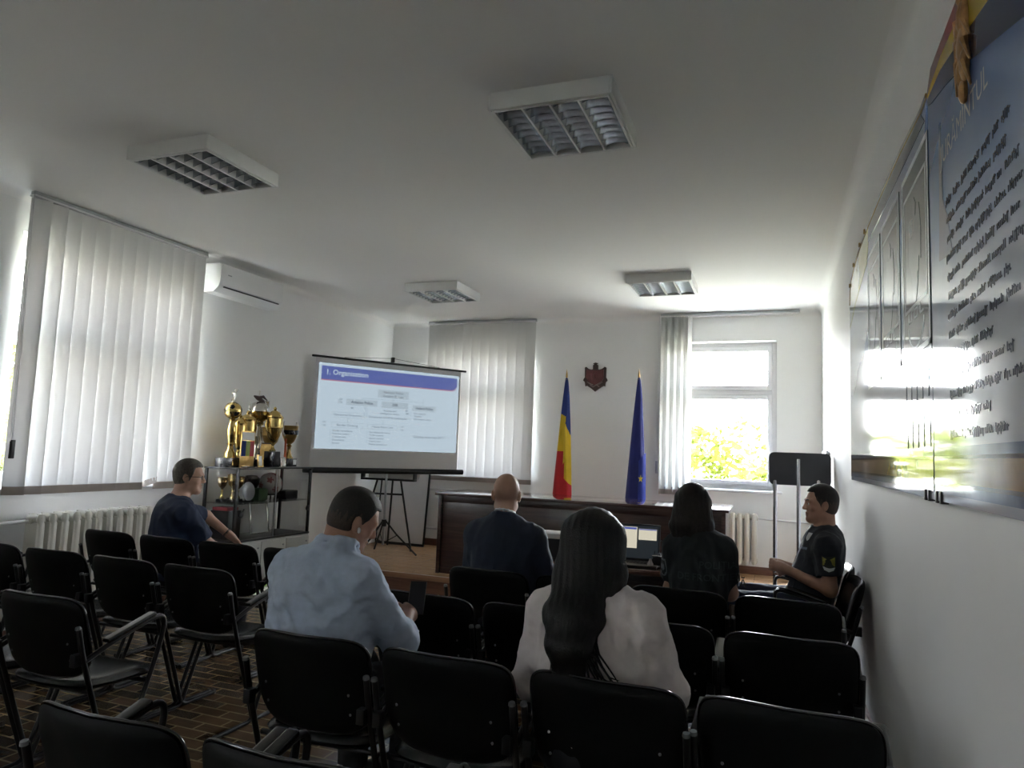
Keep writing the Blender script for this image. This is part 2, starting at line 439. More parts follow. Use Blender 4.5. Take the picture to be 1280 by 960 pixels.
window(1, 'y', W1[0], W1[1], W1[2], W1[3], XL, -1, mull=4.2, trans=2.25)
window(2, 'x', WA[0], WA[1], WA[2], WA[3], YF, 1, trans=2.30)
w3 = window(3, 'x', WBq[0], WBq[1], WBq[2], WBq[3], YF, 1, trans=2.285)
MB().box((.015-.09, YF+.10, 1.62), (.015-.065, YF+.145, 1.66), .006).tube([(-.062, YF+.115, 1.645), (-.062, YF+.115, 1.53)], .009).make('window_handle', PVC, w3)

window(4, 'y', W_FILL[0], W_FILL[1], W_FILL[2], W_FILL[3], XL, -1, trans=2.25)  # added out of view, only to let fill daylight in
# ------------------------------------------------------------------ vertical blinds
BLIND = cloth_trans('blind_fabric', (.60, .60, .58), (.62, .58, .55), .042)
BLINDW = M('blind_weight_pocket', (.36, .31, .28), .8, var=.06)
def blind(label, axis, a0, a1, pos, ztop, zbot, n, ang, stack=None, sgn=1, twist=None, group='vertical blinds at the windows'):
    """vanes hang from a head rail; axis = running direction; ang = vane turn from closed"""
    t = thing('vertical_blind', label, 'blind', (0, 0, 0), 0, group)
    def P(u, d, z): return (u, pos+d, z) if axis == 'x' else (pos+d, u, z)
    b = MB(); b.box(P(a0, -.022, ztop), P(a1, .022, ztop+.03), .006); b.make('head_rail', STEEL, t)
    b = MB(); b.box(P(a0, -.030, ztop-.012), P(a1, .026, ztop+.004), .004); b.make('rail_face', PVC, t)
    w = .134; pitch = (stack or (a1-a0)-.02)/n
    for i in range(n):
        u = a0+.01+pitch*(i+.5); an = ang[i] if isinstance(ang, list) else ang
        b = MB(); zb = zbot
        tw = twist.get(i) if twist else None
        dz = tw[1] if tw else 0
        def fn(p, q):
            z = ztop-.012+(zb-(ztop-.012))*q; s = (p-.5)*w
            k = an+(tw[0]*max(0, (q-.72)/.28)**2 if tw else 0)
            z += dz*max(0, (q-.72)/.28)**2*(p)
            bow = .003*(1-(2*p-1)**2)
            return P(u+s*cos(k)-bow*sin(k), s*sin(k)+bow*cos(k), z)
        b.grid(fn, 6, 16)
        vo = b.make('vane', BLIND, t, smooth=60)
        b = MB(); b.grid(lambda p, q: tuple(Vector(fn(p, .972+.028*q))+Vector(P(0, -.0025*sgn, -pos if 0 else 0) if 0 else ((0, -.0022, 0) if axis == 'x' else (.0022, 0, 0)))), 4, 2)
        b.grid(lambda p, q: tuple(Vector(fn(p, .972+.028*q))-Vector(((0, -.0022, 0) if axis == 'x' else (.0022, 0, 0)))), 4, 2)
        b.make('bottom_weight', BLINDW, vo, smooth=60)
    return t
bl1 = blind('wide white vertical blind on the side wall, pulled across its window, one vane twisted', 'y', 3.37, 5.03, -5.0, 3.19, 1.045, 13,
      [.50, .34]+[.07]*11, twist={9: (.9, .06)})
b = MB()
for du in (0, .016): b.tube([(-5.0+du*.3, 3.385-du, 3.19), (-5.0+du*.3, 3.40-du, 2.2), (-5.0+du*.3, 3.405-du, 1.42)], .0025, 5)
b.make('cord', PVC, bl1)
MB().box((-5.012, 3.395, 1.30), (-4.990, 3.425, 1.43), .005).make('cord_weight', BLACKP, bl1)
bl2 = blind('white vertical blind drawn shut behind the projection screen', 'x', -4.49, -2.92, 8.60, 3.19, 1.06, 12, .07)
bl3 = blind('white vertical blind bunched to the left of the open window', 'x', -1.31, .27, 8.60, 3.19, 1.04, 9, [1.2+.1*(-1)**i for i in range(9)], stack=.36)
b = MB(); b.tube([(-1.325, 8.57, 3.19), (-1.33, 8.57, 1.45)], .0025, 5); b.make('cord', PVC, bl3)
MB().box((-1.345, 8.558, 1.28), (-1.315, 8.582, 1.43), .006).make('cord_weight', STEEL, bl3)

# ------------------------------------------------------------------ ceiling lights
LOUV = M('louvre_aluminium', (.52, .54, .57), .25, 1, var=.05)
REFL = M('light_reflector', (.14, .15, .155), .35, .9, var=.1)
HOUS = M('light_housing', (.70, .70, .68), .4, var=.02)
def ceiling_light():
    t = thing('ceiling_light', '', 'ceiling light', (0, 0, 0), 0, 'ceiling lights'); s = .31; h = .088
    b = MB()
    for lo, hi in (((-s, -s, -h), (-s+.014, s, 0)), ((s-.014, -s, -h), (s, s, 0)), ((-s+.014, -s, -h), (s-.014, -s+.014, 0)), ((-s+.014, s-.014, -h), (s-.014, s, 0))): b.box(lo, hi, .003)
    b.box((-s+.014, -s+.014, -.012), (s-.014, s-.014, 0)); b.make('housing', HOUS, t)
    b = MB(); q = s-.016; r = .012
    for lo, hi in (((-q, -q, -h-.004), (-q+r, q, -h+.012)), ((q-r, -q, -h-.004), (q, q, -h+.012)), ((-q+r, -q, -h-.004), (q-r, -q+r, -h+.012)), ((-q+r, q-r, -h-.004), (q-r, q, -h+.012))): b.box(lo, hi, .002)
    fo = b.make('louvre_frame', HOUS, t)
    b = MB(); q2 = q-r
    for i in range(1, 4):
        x = -q2+2*q2*i/4; b.add([(x-.005, -q2, -h-.003), (x+.005, -q2, -h-.003), (x-.016, -q2, -.035), (x+.016, -q2, -.035), (x-.005, q2, -h-.003), (x+.005, q2, -h-.003), (x-.016, q2, -.035), (x+.016, q2, -.035)],
                                    [(0, 1, 5, 4), (0, 4, 6, 2), (1, 3, 7, 5), (2, 6, 7, 3)])
    b.make('louvre_divider', HOUS, t, smooth=0)
    b = MB()
    for c in range(4):
        x0 = -q2+2*q2*c/4+.006; x1 = -q2+2*q2*(c+1)/4-.006
        for j in range(8):
            y = -q2+2*q2*(j+.5)/8
            def fn(p, q_, y=y, x0=x0, x1=x1, sg=1):
                x = x0+(x1-x0)*p; dip = .016*(1-(2*p-1)**2); z0 = -h+.002+dip
                return (x, y+sg*(.003+.011*q_**1.7), z0+(-.036-z0)*q_)
            b.grid(lambda p, q_: fn(p, q_), 6, 3); b.grid(lambda p, q_: fn(p, q_, sg=-1), 6, 3)
    b.make('louvre_blade', LOUV, t, smooth=50)
    b = MB()
    for c in range(4):
        xc = -q2+2*q2*(c+.5)/4; w = q2/4-.004
        b.grid(lambda p, q_: (xc+w*(2*p-1), -q2+2*q2*q_, -.014-.022*(abs(2*p-1))**2), 8, 1)
    b.make('reflector', REFL, t)
    for c in range(4):
        xc = -q2+2*q2*(c+.5)/4
        MB().tube([(xc, -q2+.01, -.029), (xc, q2-.01, -.029)], .008, 8).make('lamp_tube', PAPER, t)
    return t
L0 = ceiling_light()
for i, (x, y, lb) in enumerate([(-3.353, 3.307, 'square louvre ceiling light nearest the side-wall blind, showing its side and silver teeth'),
                                (-1.013, 3.346, 'largest square louvre ceiling light in view, with dark cells and white dividers'),
                                (-3.409, 6.819, 'small square louvre ceiling light above the projection screen'),
                                (-1.045, 6.935, 'small square louvre ceiling light in line with the coat of arms and open window')]):
    if i == 0: L0.location = (x, y, H); L0['label'] = lb
    else: dup(L0, (x, y, H), 0, lb)

# ------------------------------------------------------------------ air conditioner
ac = thing('air_conditioner', 'white wall-mounted air conditioner between the side-wall blind and the corner', 'air conditioner', (XL, 5.56, 2.88))
prof = [(0, 0), (.13, 0), (.185, .045), (.205, .09), (.205, .25), (.19, .272), (0, .275)]
b = MB(); T = Matrix(((0, 1, 0, 0), (1, 0, 0, 0), (0, 0, 1, 0), (0, 0, 0, 1)))
b.prism([(p[0], p[1]) for p in prof], -.45, .45, Matrix(((1, 0, 0, 0.002), (0, 1, 0, 0), (0, 0, 1, 0), (0, 0, 0, 1))))
b.make('body', WHITE, ac, smooth=30)
b = MB(); b.box((.188, -.43, .062), (.212, .445, .262), .006); b.make('front_panel', WHITE, ac)
b = MB(); b.add([(.150, -.40, .012), (.150, .40, .012), (.1895, .40, .048), (.1895, -.40, .048)], [(0, 1, 2, 3)], Matrix.Translation((.004, 0, -.004))); b.make('louvre_flap', WHITE, ac)
b = MB(); b.box((.185, -.39, .046), (.2035, .40, .056)); b.make('air_slot', BLACKP, ac)
b = MB(); b.box((.2115, -.36, .165), (.2132, -.31, .176)); b.make('badge', STEEL, ac)

# ------------------------------------------------------------------ radiators and pipes
def radiator(label, n, pitch, z0, z1, T, depth=.13):
    t = thing('radiator', label, 'radiator', T[:3], T[3], 'radiators below the windows')
    for i in range(n):
        x = (i-(n-1)/2)*pitch; b = MB(); hh = z1-z0
        for dy in (-depth*.34, depth*.34):
            b.tube([(x, dy, 0), (x, dy, .03), (x, dy, hh-.03), (x, dy, hh)], [.02, .027, .027, .02], 10)
        b.box((x-pitch*.36, -depth/2, .06), (x+pitch*.36, depth/2, hh-.06), .018)
        b.tube([(x, -depth*.42, hh-.035), (x, depth*.42, hh-.035)], .036, 10); b.tube([(x, -depth*.42, .035), (x, depth*.42, .035)], .036, 10)
        b.make('column', RADW, t)
    b = MB()
    for z in (.05, hh-.05): b.tube([(-n*pitch/2, 0, z), (n*pitch/2, 0, z)], .022, 10)
    b.make('connecting_pipe', RADW, t)
    return t
radiator('long cream column radiator on the side wall below the wide blind', 11, .094, .18, .905, (-5.0, 4.10, .18, pi/2))
radiator('short cream column radiator below the open front window', 5, .078, .31, .872, (-.372, 8.56, .31, 0))
tag(MB().tube([(-5.03, 1.2, .845), (-5.03, 3.3, .845), (-5.01, 3.58, .855)], .014, 8).make('heating_pipe', PVC), 'thin white heating pipe running along the side wall into the long radiator', 'pipe', 'heating pipes')
tag(MB().tube([(-5.0, 8.63, .93), (-3.9, 8.63, .93), (-3.85, 8.63, .91)], .013, 8).tube([(-3.9, 8.63, .93), (-2.2, 8.63, .93)], .013, 8).make('heating_pipe', PVC), 'white heating pipe on the front wall just below the blind, left of the desk', 'pipe', 'heating pipes')
tag(MB().tube([(-5.0, 8.62, .42), (-2.2, 8.62, .40)], .016, 8).make('heating_pipe', PVC), 'low white heating pipe near the skirting behind the desk end', 'pipe', 'heating pipes')
tag(MB().tube([(-.18, 8.60, .82), (XR-.02, 8.60, .80)], .012, 8).make('heating_pipe', PVC), 'white heating pipe running from the short radiator to the room corner', 'pipe', 'heating pipes')

# ------------------------------------------------------------------ wall emblem
EMR = M('emblem_red_wood', (.13, .028, .030), .4, var=.2, vscale=20); EMD = M('emblem_dark_wood', (.055, .030, .026), .45, var=.2, vscale=20)
em = thing('coat_of_arms', 'dark red carved eagle shield on the front wall between the two flags', 'coat of arms', (-2.13, YF, 2.45))
half = [(0, -.18), (.045, -.145), (.075, -.125), (.11, -.105), (.125, -.115), (.135, -.06), (.155, -.04), (.15, -.02), (.135, .0), (.138, .125), (.12, .135), (.09, .11), (.05, .098), (.03, .105)]
poly = half+[(-x, z) for x, z in half[::-1][:-1]]
MB().prism(poly, -.035, 0).make('eagle_body', EMD, em, smooth=25)
b = MB(); hp = [(0, -.10), (.05, -.075), (.10, -.04), (.112, .0), (.112, .10), (.06, .085), (.03, .088)]
b.prism(hp+[(-x, z) for x, z in hp[::-1][:-1]], -.052, -.03); b.make('shield', EMR, em, smooth=25)
b = MB()
for sg in (1, -1):
    for k in range(4): b.tube([(sg*(.035+.022*k), -.05, .07-.01*k), (sg*(.045+.022*k), -.055, .0), (sg*(.035+.02*k), -.05, -.05+.008*k)], [.006, .009, .004], 6)
b.ball((0, -.052, .02), (.022, .014, .034), 10); b.ball((.012, -.056, .0), (.014, .010, .02), 8); b.make('wing_relief', EMR, em)
b = MB(); b.box((-.033, -.04, .10), (.033, -.004, .16), .008); b.ball((0, -.03, .168), (.022, .018, .022), 10); b.tube([(-.03, -.025, .178), (.03, -.025, .178)], .006, 6); b.make('crowned_head', EMD, em)
b = MB()
for sg in (1, -1):
    b.tube([(sg*.02, -.05, -.10), (sg*.06, -.055, -.085), (sg*.10, -.05, -.06)], [.006, .009, .005], 6)
b.tube([(-.06, -.05, -.10), (-.02, -.055, -.125), (.02, -.055, -.10), (.06, -.05, -.12)], .006, 6); b.make('ribbon_scroll', M('emblem_pale', (.22, .16, .15), .5), em)

# ------------------------------------------------------------------ desk on the stage
dk = thing('presidium_desk', 'long dark wooden desk on the stage with a glossy overhanging top', 'desk', (-1.88, 6.8, ST))
hw = 1.46; ht = 1.02-ST
MB().box((-hw-.03, -.03, ht-.03), (hw+.03, .80, ht), .006).make('top', DKTOP, dk)
for sg in (-1, 1): MB().box((sg*hw, 0, 0), (sg*(hw-.04), .72, ht-.03), .004).make('side_panel', DKWOOD, dk)
b = MB(); b.box((-hw+.04, .035, .03), (hw-.04, .058, ht-.03), .002); b.make('front_panel', DKWOOD, dk)
b = MB(); b.box((-hw+.04, .02, ht-.10), (hw-.04, .036, ht-.031), .003); b.make('top_rail', DKWOOD, dk)
b = MB(); b.box((-hw+.04, .024, 0), (hw-.04, .036, .07), .003); b.make('plinth', DKWOOD, dk)

# ------------------------------------------------------------------ table on the floor
tb = thing('table', 'plain brown table on the floor in front of the stage desk, carrying the laptop', 'table', (-1.13, 4.7, 0))
MB().box((-.68, 0, .705), (.515, .62, .74), .006).make('tabletop', wood('table_wood', (.12, .055, .04), (.18, .085, .06), .2, 3, 0, .3), tb)
for x in (-.66, .475): MB().box((x, .05, 0), (x+.028, .58, .705), .003).make('side_panel', DKWOOD, tb)
MB().box((-.63, .30, .30), (.475, .32, .705), .003).make('modesty_panel', DKWOOD, tb)

lp = thing('laptop', 'open black laptop with two bright windows on its screen, on the brown table', 'laptop', (-.915, 4.87, .741), rad(4))
MB().box((-.18, -.13, 0), (.18, .11, .018), .006).make('base', BLACKP, lp)
b = MB()
for r in range(5):
    for c in range(13): b.box((-.155+c*.024, -.03+r*.022, .0181), (-.155+c*.024+.02, -.03+r*.022+.018, .0205))
b.make('keyboard', M('keys', (.02, .02, .02), .5), lp, smooth=0)
tl = rad(-14); T = Matrix.Translation((0, .108, .014)) @ Matrix.Rotation(tl, 4, 'X')
MB().box((-.18, 0, 0), (.18, .010, .255), .005, T).make('lid', BLACKP, lp)
scr_m = M('laptop_desktop', (.01, .012, .014), .3, emit=(.012, .016, .02), estr=1/2**EXPOSURE_V)
so = MB().add([(-.168, -.0012, .018), (.168, -.0012, .018), (.168, -.0012, .243), (-.168, -.0012, .243)], [(0, 1, 2, 3)], T).make('screen', scr_m, lp, smooth=0)
EMI = 1/2**EXPOSURE_V   # emission level: laptop screen, and slide colours standing in for projector light
def em_m(n, c, s=1): return M(n, (.02, .02, .02), .5, emit=c, estr=s*EMI)
SW = em_m('screen_white', (.62, .58, .46)); SB = em_m('screen_blue', (.06, .09, .36))
b = MB(); b.add([(-.165, -.002, .085), (.02, -.002, .085), (.02, -.002, .232), (-.165, -.002, .232)], [(0, 1, 2, 3)], T)
b.add([(.03, -.002, .145), (.155, -.002, .145), (.155, -.002, .222), (.03, -.002, .222)], [(0, 1, 2, 3)], T); b.mi = 1
b.add([(-.16, -.0026, .214), (.015, -.0026, .214), (.015, -.0026, .228), (-.16, -.0026, .228)], [(0, 1, 2, 3)], T)
b.add([(.032, -.0026, .214), (.153, -.0026, .214), (.153, -.0026, .2205), (.032, -.0026, .2205)], [(0, 1, 2, 3)], T)
b.make('open_window', [SW, SB], so, smooth=0)

pj = thing('projector', 'small black device with a silver rim and lens on the brown table beside the laptop', 'projector', (-.655, 4.90, .741), rad(-6))
MB().box((-.105, -.08, .012), (.105, .08, .075), .012).make('body', BLACKP, pj)
MB().box((-.107, -.082, .072), (.107, .082, .080), .004).make('rim', CHROME, pj)
b = MB(); b.lathe([(.030, 0), (.034, .004), (.034, .03), (.026, .034), (.022, .026)], 18, T=Matrix.Translation((.045, -.078, .043)) @ Matrix.Rotation(pi/2, 4, 'X')); b.make('lens', BLACKM, pj)
b = MB()
for x in (-.08, .08):
    for y in (-.06, .06): b.lathe([(.008, 0), (.008, .013)], 8, (x, y, 0))
b.make('foot', BLACKP, pj)
tag(MB().lathe([(.016, 0), (.02, .004), (.02, .03), (.012, .04), (.008, .06), (.0, .062)], 14, (-.775, 4.80, .7405)).make('small_bottle', PVC), 'tiny white bottle on the brown table beside the laptop', 'bottle')
tag(MB().tube([(-.56, 4.98, .746), (-.62, 5.03, .78), (-.70, 5.05, .86), (-.74, 5.04, .90), (-.78, 5.02, .84), (-.77, 4.93, .76), (-.76, 4.88, .747)], .004, 6).make('cable', BLACKP), 'loose dark cable looping up behind the small black device', 'cable')
fs = thing('document_tray', 'pale-topped dark box at the bald man’s side on the brown table', 'box', (-1.52, 4.98, .741), rad(3))
MB().box((-.14, -.11, 0), (.14, .11, .13), .008).make('body', BLACKP, fs); MB().box((-.15, -.12, .131), (.15, .12, .165), .01).make('lid', PVC, fs)

# ------------------------------------------------------------------ lectern and leaning board
lc = thing('lectern', 'black rounded panel stand on chrome posts near the front right corner', 'lectern', (.215, 7.0, ST))
o2 = [(x, z) for x, z in rrect(-.265, 1.083, .265, 1.383, .045)]
MB().prism(o2, .03, .055).make('panel', M('lectern_panel', (.05, .052, .06), .35, var=.1), lc, smooth=30)
for x, z, y in ((-.212, 1.125, 0), (-.012, 1.325, -.03), (.156, 1.14, 0)):
    p = MB().tube([(x, y, .012), (x, y, z-.004), (x, y, z)], [.018, .018, .014], 14).make('post', CHROME, lc)
MB().box((-.27, -.18, 0), (.22, .22, .014), .005).make('base', BLACKM, lc)
for z in (.35, .78): MB().tube([(-.212, 0, z), (.156, 0, z)], .008, 8).make('crossbar', BLACKM, lc) if z < .5 else None
lb = thing('leaning_board', 'white board leaning against the right wall behind the lectern', 'board', (.440, 7.75, ST))
MB().box((-.01, -.3, 0), (.01, .3, 1.42), .004, Matrix.Rotation(rad(1.3), 4, 'Y')).make('sheet', PVC, lb)

# ------------------------------------------------------------------ projection screen
P0 = Vector((-4.985, 6.70, 0)); P1 = Vector((-3.80, 8.37, 0)); sd = (P1-P0); SL = sd.length; ang = math.atan2(sd.y, sd.x)
ps = thing('projection_screen', 'tripod projection screen showing a slide with a blue title bar', 'projection screen', ((P0+P1)/2+Vector((0, 0, ST))), ang)
hl = SL/2; zt = 2.495-ST; zb = 1.165-ST+.02
FAB = M('screen_fabric', (.52, .52, .52), .8, var=.02)
MB().box((-hl+.045, -.004, zb+.03), (hl-.075, -.001, zt-.01)).make('fabric', FAB, ps, smooth=0)
MB().tube([(-hl, 0, zt), (hl, 0, zt)], .014, 10).make('top_bar', BLACKM, ps)
MB().tube([(-hl-.02, .0, zb), (hl+.01, 0, zb)], .034, 12).make('roller_case', BLACKM, ps)
MB().tube([(0, .05, .12), (0, .05, zt+.055)], .014, 10).make('pole', STEEL, ps)
b = MB(); b.box((-.018, .02, zt+.02), (.018, .07, zt+.085), .006); b.make('hanger', BLACKM, ps)
b = MB()
for sg in (-1, 1): b.tube([(0, .03, zt+.07), (sg*hl*.62, .005, zt+.016)], .0025, 5)
b.make('hanger_wire', BLACKM, ps)
MB().tube([(0, .05, .34), (0, .05, .42)], .03, 12).make('leg_collar', BLACKM, ps)
for a in (200, 320, 80):
    d = Vector((cos(rad(a)), sin(rad(a)), 0)); c = Vector((0, .05, 0))
    MB().tube([c+d*.025+Vector((0, 0, .40)), c+d*.16+Vector((0, 0, .25)), c+d*.42+Vector((0, 0, .012))], .011, 8).tube([c+d*.02+Vector((0, 0, .15)), c+d*.17+Vector((0, 0, .24))], .006, 6).make('leg', BLACKM, ps)
# the slide: projector light put in as emissive colours
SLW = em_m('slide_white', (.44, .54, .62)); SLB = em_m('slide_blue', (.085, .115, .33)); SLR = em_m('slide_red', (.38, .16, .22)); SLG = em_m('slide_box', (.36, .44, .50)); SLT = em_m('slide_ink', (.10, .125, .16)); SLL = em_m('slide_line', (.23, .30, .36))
sx0, sx1 = -hl+.085, hl-.10; sz1 = zt-.07; sz0 = zb+.245
sw = sx1-sx0; sh = sz1-sz0
def SP(u, v): return (sx0+u*sw, sz0+(1-v)*sh)
def quad(b, u0, v0, u1, v1, y): 
    a = SP(u0, v0); c = SP(u1, v1); b.add([(a[0], y, a[1]), (c[0], y, a[1]), (c[0], y, c[1]), (a[0], y, c[1])], [(0, 1, 2, 3)])
b = MB(); quad(b, 0, 0, 1, 1, -.0055); sl = b.make('emissive_slide', SLW, ps, smooth=0)
b = MB()
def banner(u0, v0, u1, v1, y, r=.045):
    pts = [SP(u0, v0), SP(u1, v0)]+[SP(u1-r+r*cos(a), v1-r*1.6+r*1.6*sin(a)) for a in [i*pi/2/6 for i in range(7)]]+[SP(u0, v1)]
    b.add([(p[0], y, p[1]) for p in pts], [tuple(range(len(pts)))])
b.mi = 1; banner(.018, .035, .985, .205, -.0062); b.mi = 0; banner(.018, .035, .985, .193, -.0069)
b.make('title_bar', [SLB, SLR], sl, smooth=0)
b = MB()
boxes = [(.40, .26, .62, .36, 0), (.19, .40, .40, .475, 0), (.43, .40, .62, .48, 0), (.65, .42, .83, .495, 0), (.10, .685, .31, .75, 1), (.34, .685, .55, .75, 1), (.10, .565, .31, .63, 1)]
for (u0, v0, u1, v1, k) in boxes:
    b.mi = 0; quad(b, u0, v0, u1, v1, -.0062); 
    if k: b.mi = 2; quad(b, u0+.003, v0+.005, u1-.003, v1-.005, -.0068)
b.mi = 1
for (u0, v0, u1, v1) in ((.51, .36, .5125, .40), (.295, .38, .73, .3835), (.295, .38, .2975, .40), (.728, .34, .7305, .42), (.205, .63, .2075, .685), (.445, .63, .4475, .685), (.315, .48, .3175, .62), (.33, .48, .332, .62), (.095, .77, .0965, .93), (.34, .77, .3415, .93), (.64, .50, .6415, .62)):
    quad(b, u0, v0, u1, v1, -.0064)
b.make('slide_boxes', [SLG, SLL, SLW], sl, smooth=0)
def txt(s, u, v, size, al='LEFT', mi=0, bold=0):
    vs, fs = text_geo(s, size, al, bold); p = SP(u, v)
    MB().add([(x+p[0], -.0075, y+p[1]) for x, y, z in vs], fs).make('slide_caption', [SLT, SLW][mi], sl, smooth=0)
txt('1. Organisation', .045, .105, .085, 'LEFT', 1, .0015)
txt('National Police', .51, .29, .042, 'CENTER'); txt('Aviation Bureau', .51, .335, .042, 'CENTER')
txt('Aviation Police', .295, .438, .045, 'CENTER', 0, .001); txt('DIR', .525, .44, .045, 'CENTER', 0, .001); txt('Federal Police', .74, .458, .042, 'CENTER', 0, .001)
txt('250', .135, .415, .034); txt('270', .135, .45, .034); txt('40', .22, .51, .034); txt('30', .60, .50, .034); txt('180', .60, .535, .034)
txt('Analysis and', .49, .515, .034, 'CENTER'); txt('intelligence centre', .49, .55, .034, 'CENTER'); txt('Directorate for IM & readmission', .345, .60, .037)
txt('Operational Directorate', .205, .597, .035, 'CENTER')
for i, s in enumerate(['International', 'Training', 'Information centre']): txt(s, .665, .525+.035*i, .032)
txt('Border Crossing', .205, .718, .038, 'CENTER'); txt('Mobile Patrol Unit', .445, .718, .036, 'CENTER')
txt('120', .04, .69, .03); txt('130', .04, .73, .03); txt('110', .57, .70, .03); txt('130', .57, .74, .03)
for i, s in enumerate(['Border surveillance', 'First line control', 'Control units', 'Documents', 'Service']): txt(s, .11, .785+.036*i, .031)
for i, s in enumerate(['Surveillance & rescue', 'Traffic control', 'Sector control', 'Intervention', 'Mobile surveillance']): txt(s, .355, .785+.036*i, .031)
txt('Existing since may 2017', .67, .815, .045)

# ------------------------------------------------------------------ flipchart and leaning whiteboard
fc = thing('flipchart_easel', 'black flipchart easel standing behind the projection screen', 'easel', (-4.60, 7.95, ST), rad(4))
MB().box((-.36, -.005, .90), (.36, .012, 1.66), .004, Matrix.Rotation(rad(-6), 4, 'X')).make('sheet_board', PVC, fc)
b = MB(); b.box((-.37, -.10, .873), (.37, .0, .897), .004); b.box((-.37, -.10, .897), (-.355, .0, 1.0), .004); b.box((.355, -.10, .897), (.37, 0, 1.0), .004); b.make('tray', BLACKM, fc)
for x0, x1 in ((-.16, -.40), (.17, .36)): MB().tube([(x0, -.045, .87), (x1, -.06, .012)], .013, 8).make('leg', BLACKM, fc)
MB().tube([(.02, .03, .88), (-.17, .36, .012)], .013, 8).make('leg', BLACKM, fc)
MB().tube([(-.21, -.05, .70), (.21, -.05, .705)], .012, 8).make('crossbar', BLACKM, fc)
wb = thing('whiteboard', 'large white board with a black frame leaning on the front wall left of the desk', 'board', (-4.69, 8.44, ST))
T = Matrix.Rotation(rad(-6), 4, 'X')
MB().box((-.36, -.008, .03), (.34, .008, 1.2), .002, T).make('panel', PVC, wb)
b = MB()
for lo, hi in (((-.375, -.014, 0), (.355, .012, .035)), ((.34, -.014, .035), (.36, .012, 1.2)), ((-.38, -.014, .035), (-.36, .012, 1.2)), ((-.38, -.014, 1.2), (.36, .012, 1.225))): b.box(lo, hi, .003, T)
b.make('frame', BLACKM, wb)

# ------------------------------------------------------------------ flags
FB = M('flag_blue', (.012, .035, .20), .75, var=.1); FY = M('flag_yellow', (.72, .50, .02), .75, var=.1); FR = M('flag_red', (.55, .02, .025), .75, var=.1); EB = M('flag_deep_blue', (.014, .020, .16), .75, var=.12); STAR = M('flag_star', (.80, .65, .05), .7)
POLE = wood('flag_pole_wood', (.10, .05, .025), (.15, .08, .04), .35, 3, 2)
def flag(label, x, kind):
    t = thing('flag', label, 'flag', (x, 8.1, ST), 0, 'flags behind the desk')
    MB().lathe([(.15, 0), (.15, .015), (.05, .03), (.025, .05), (.02, .14), (0.018, .15)], 20).make('stand', DGOLD, t)
    MB().tube([(0, 0, .05), (0, 0, 2.19)], .013, 10).make('pole', POLE, t)
    MB().lathe([(.012, 0), (.020, .012), (.009, .03), (.013, .05), (.010, .08), (0.002, .135), (0, .137)], 12, (0, 0, 2.17)).make('finial', DGOLD, t)
    zt_, zb_ = 2.20, .47
    def fn(p, q):
        a = 2*pi*p; z = zt_-(zt_-zb_)*q
        wl = .012+.145*q**.85; wr = .012+.10*q**.6*(1 if q < .8 else 1)
        pl = 1+.20*sin(a*5+1.2*sin(q*4))*min(1, q*3)
        x_ = (-wl if cos(a) < 0 else wr)*abs(cos(a))**.8*1
        return (x_, (.018+.06*q)*sin(a)*pl, z+(.0 if q < .99 else .02*sin(a*3)))
    nu, nv = 120, 150; b = MB(); b.grid(fn, nu, nv); me_m = []
    for i in range(nu):
        for j in range(nv):
            p = (i+.5)/nu; q = (j+.5)/nv; z = zt_-(zt_-zb_)*q+ST; xx = fn(p, q)[0]
            if kind: 
                k = 0
            else:
                if xx < .012: k = 0 if z > 1.95-.6*(xx+.05) else (1 if z > 1.50 else 2)
                else: k = 0 if z > 1.86-2.4*xx else (1 if z > 1.10+1.0*(.1-xx) else 2)
            me_m.append(k)
    b.m = me_m
    c = b.make('cloth', [EB] if kind else [FB, FY, FR], t, smooth=70)
    # front fold hanging on the right side
    b = MB()
    if not kind:
        def f2(p, q):
            z = 1.70-.53*q-.10*p*(1-q)+.10*p*q; return (.012+(.022+.048*q)*p, -.070-.030*sin(p*pi)-.03*q, z)
        b.grid(f2, 8, 20); b.grid(lambda p, q: tuple(Vector(f2(p, q))+Vector((0, .006, 0))), 8, 20)
        b.make('front_fold', [FY], t, smooth=70)
    else:
        def f3(p, q):
            z = 1.24-.82*q; return (.025+.075*p+.02*q*p, -.06-.028*q-.03*sin(p*pi)+.02*p, z+.10*(p)*(1-q))
        b.grid(f3, 10, 20); b.grid(lambda p, q: tuple(Vector(f3(p, q))+Vector((0, .006, 0))), 10, 20)
        fo = b.make('front_fold', M('flag_mid_blue', (.025, .045, .33), .75, var=.1), t, smooth=70)
        b = MB(); pts = []
        for i in range(10):
            r = .045 if i % 2 == 0 else .018; a = pi/2+i*pi/5; pts.append((.060+r*.62*cos(a), 1.045+r*sin(a)))
        b.prism(pts, -.118, -.112); b.make('star', STAR, fo, smooth=0)
    return t
flag('blue, yellow and red flag draped on a pole behind the desk', -2.345, 0)
flag('dark blue flag with a yellow star draped on a pole behind the desk', -1.475, 1)

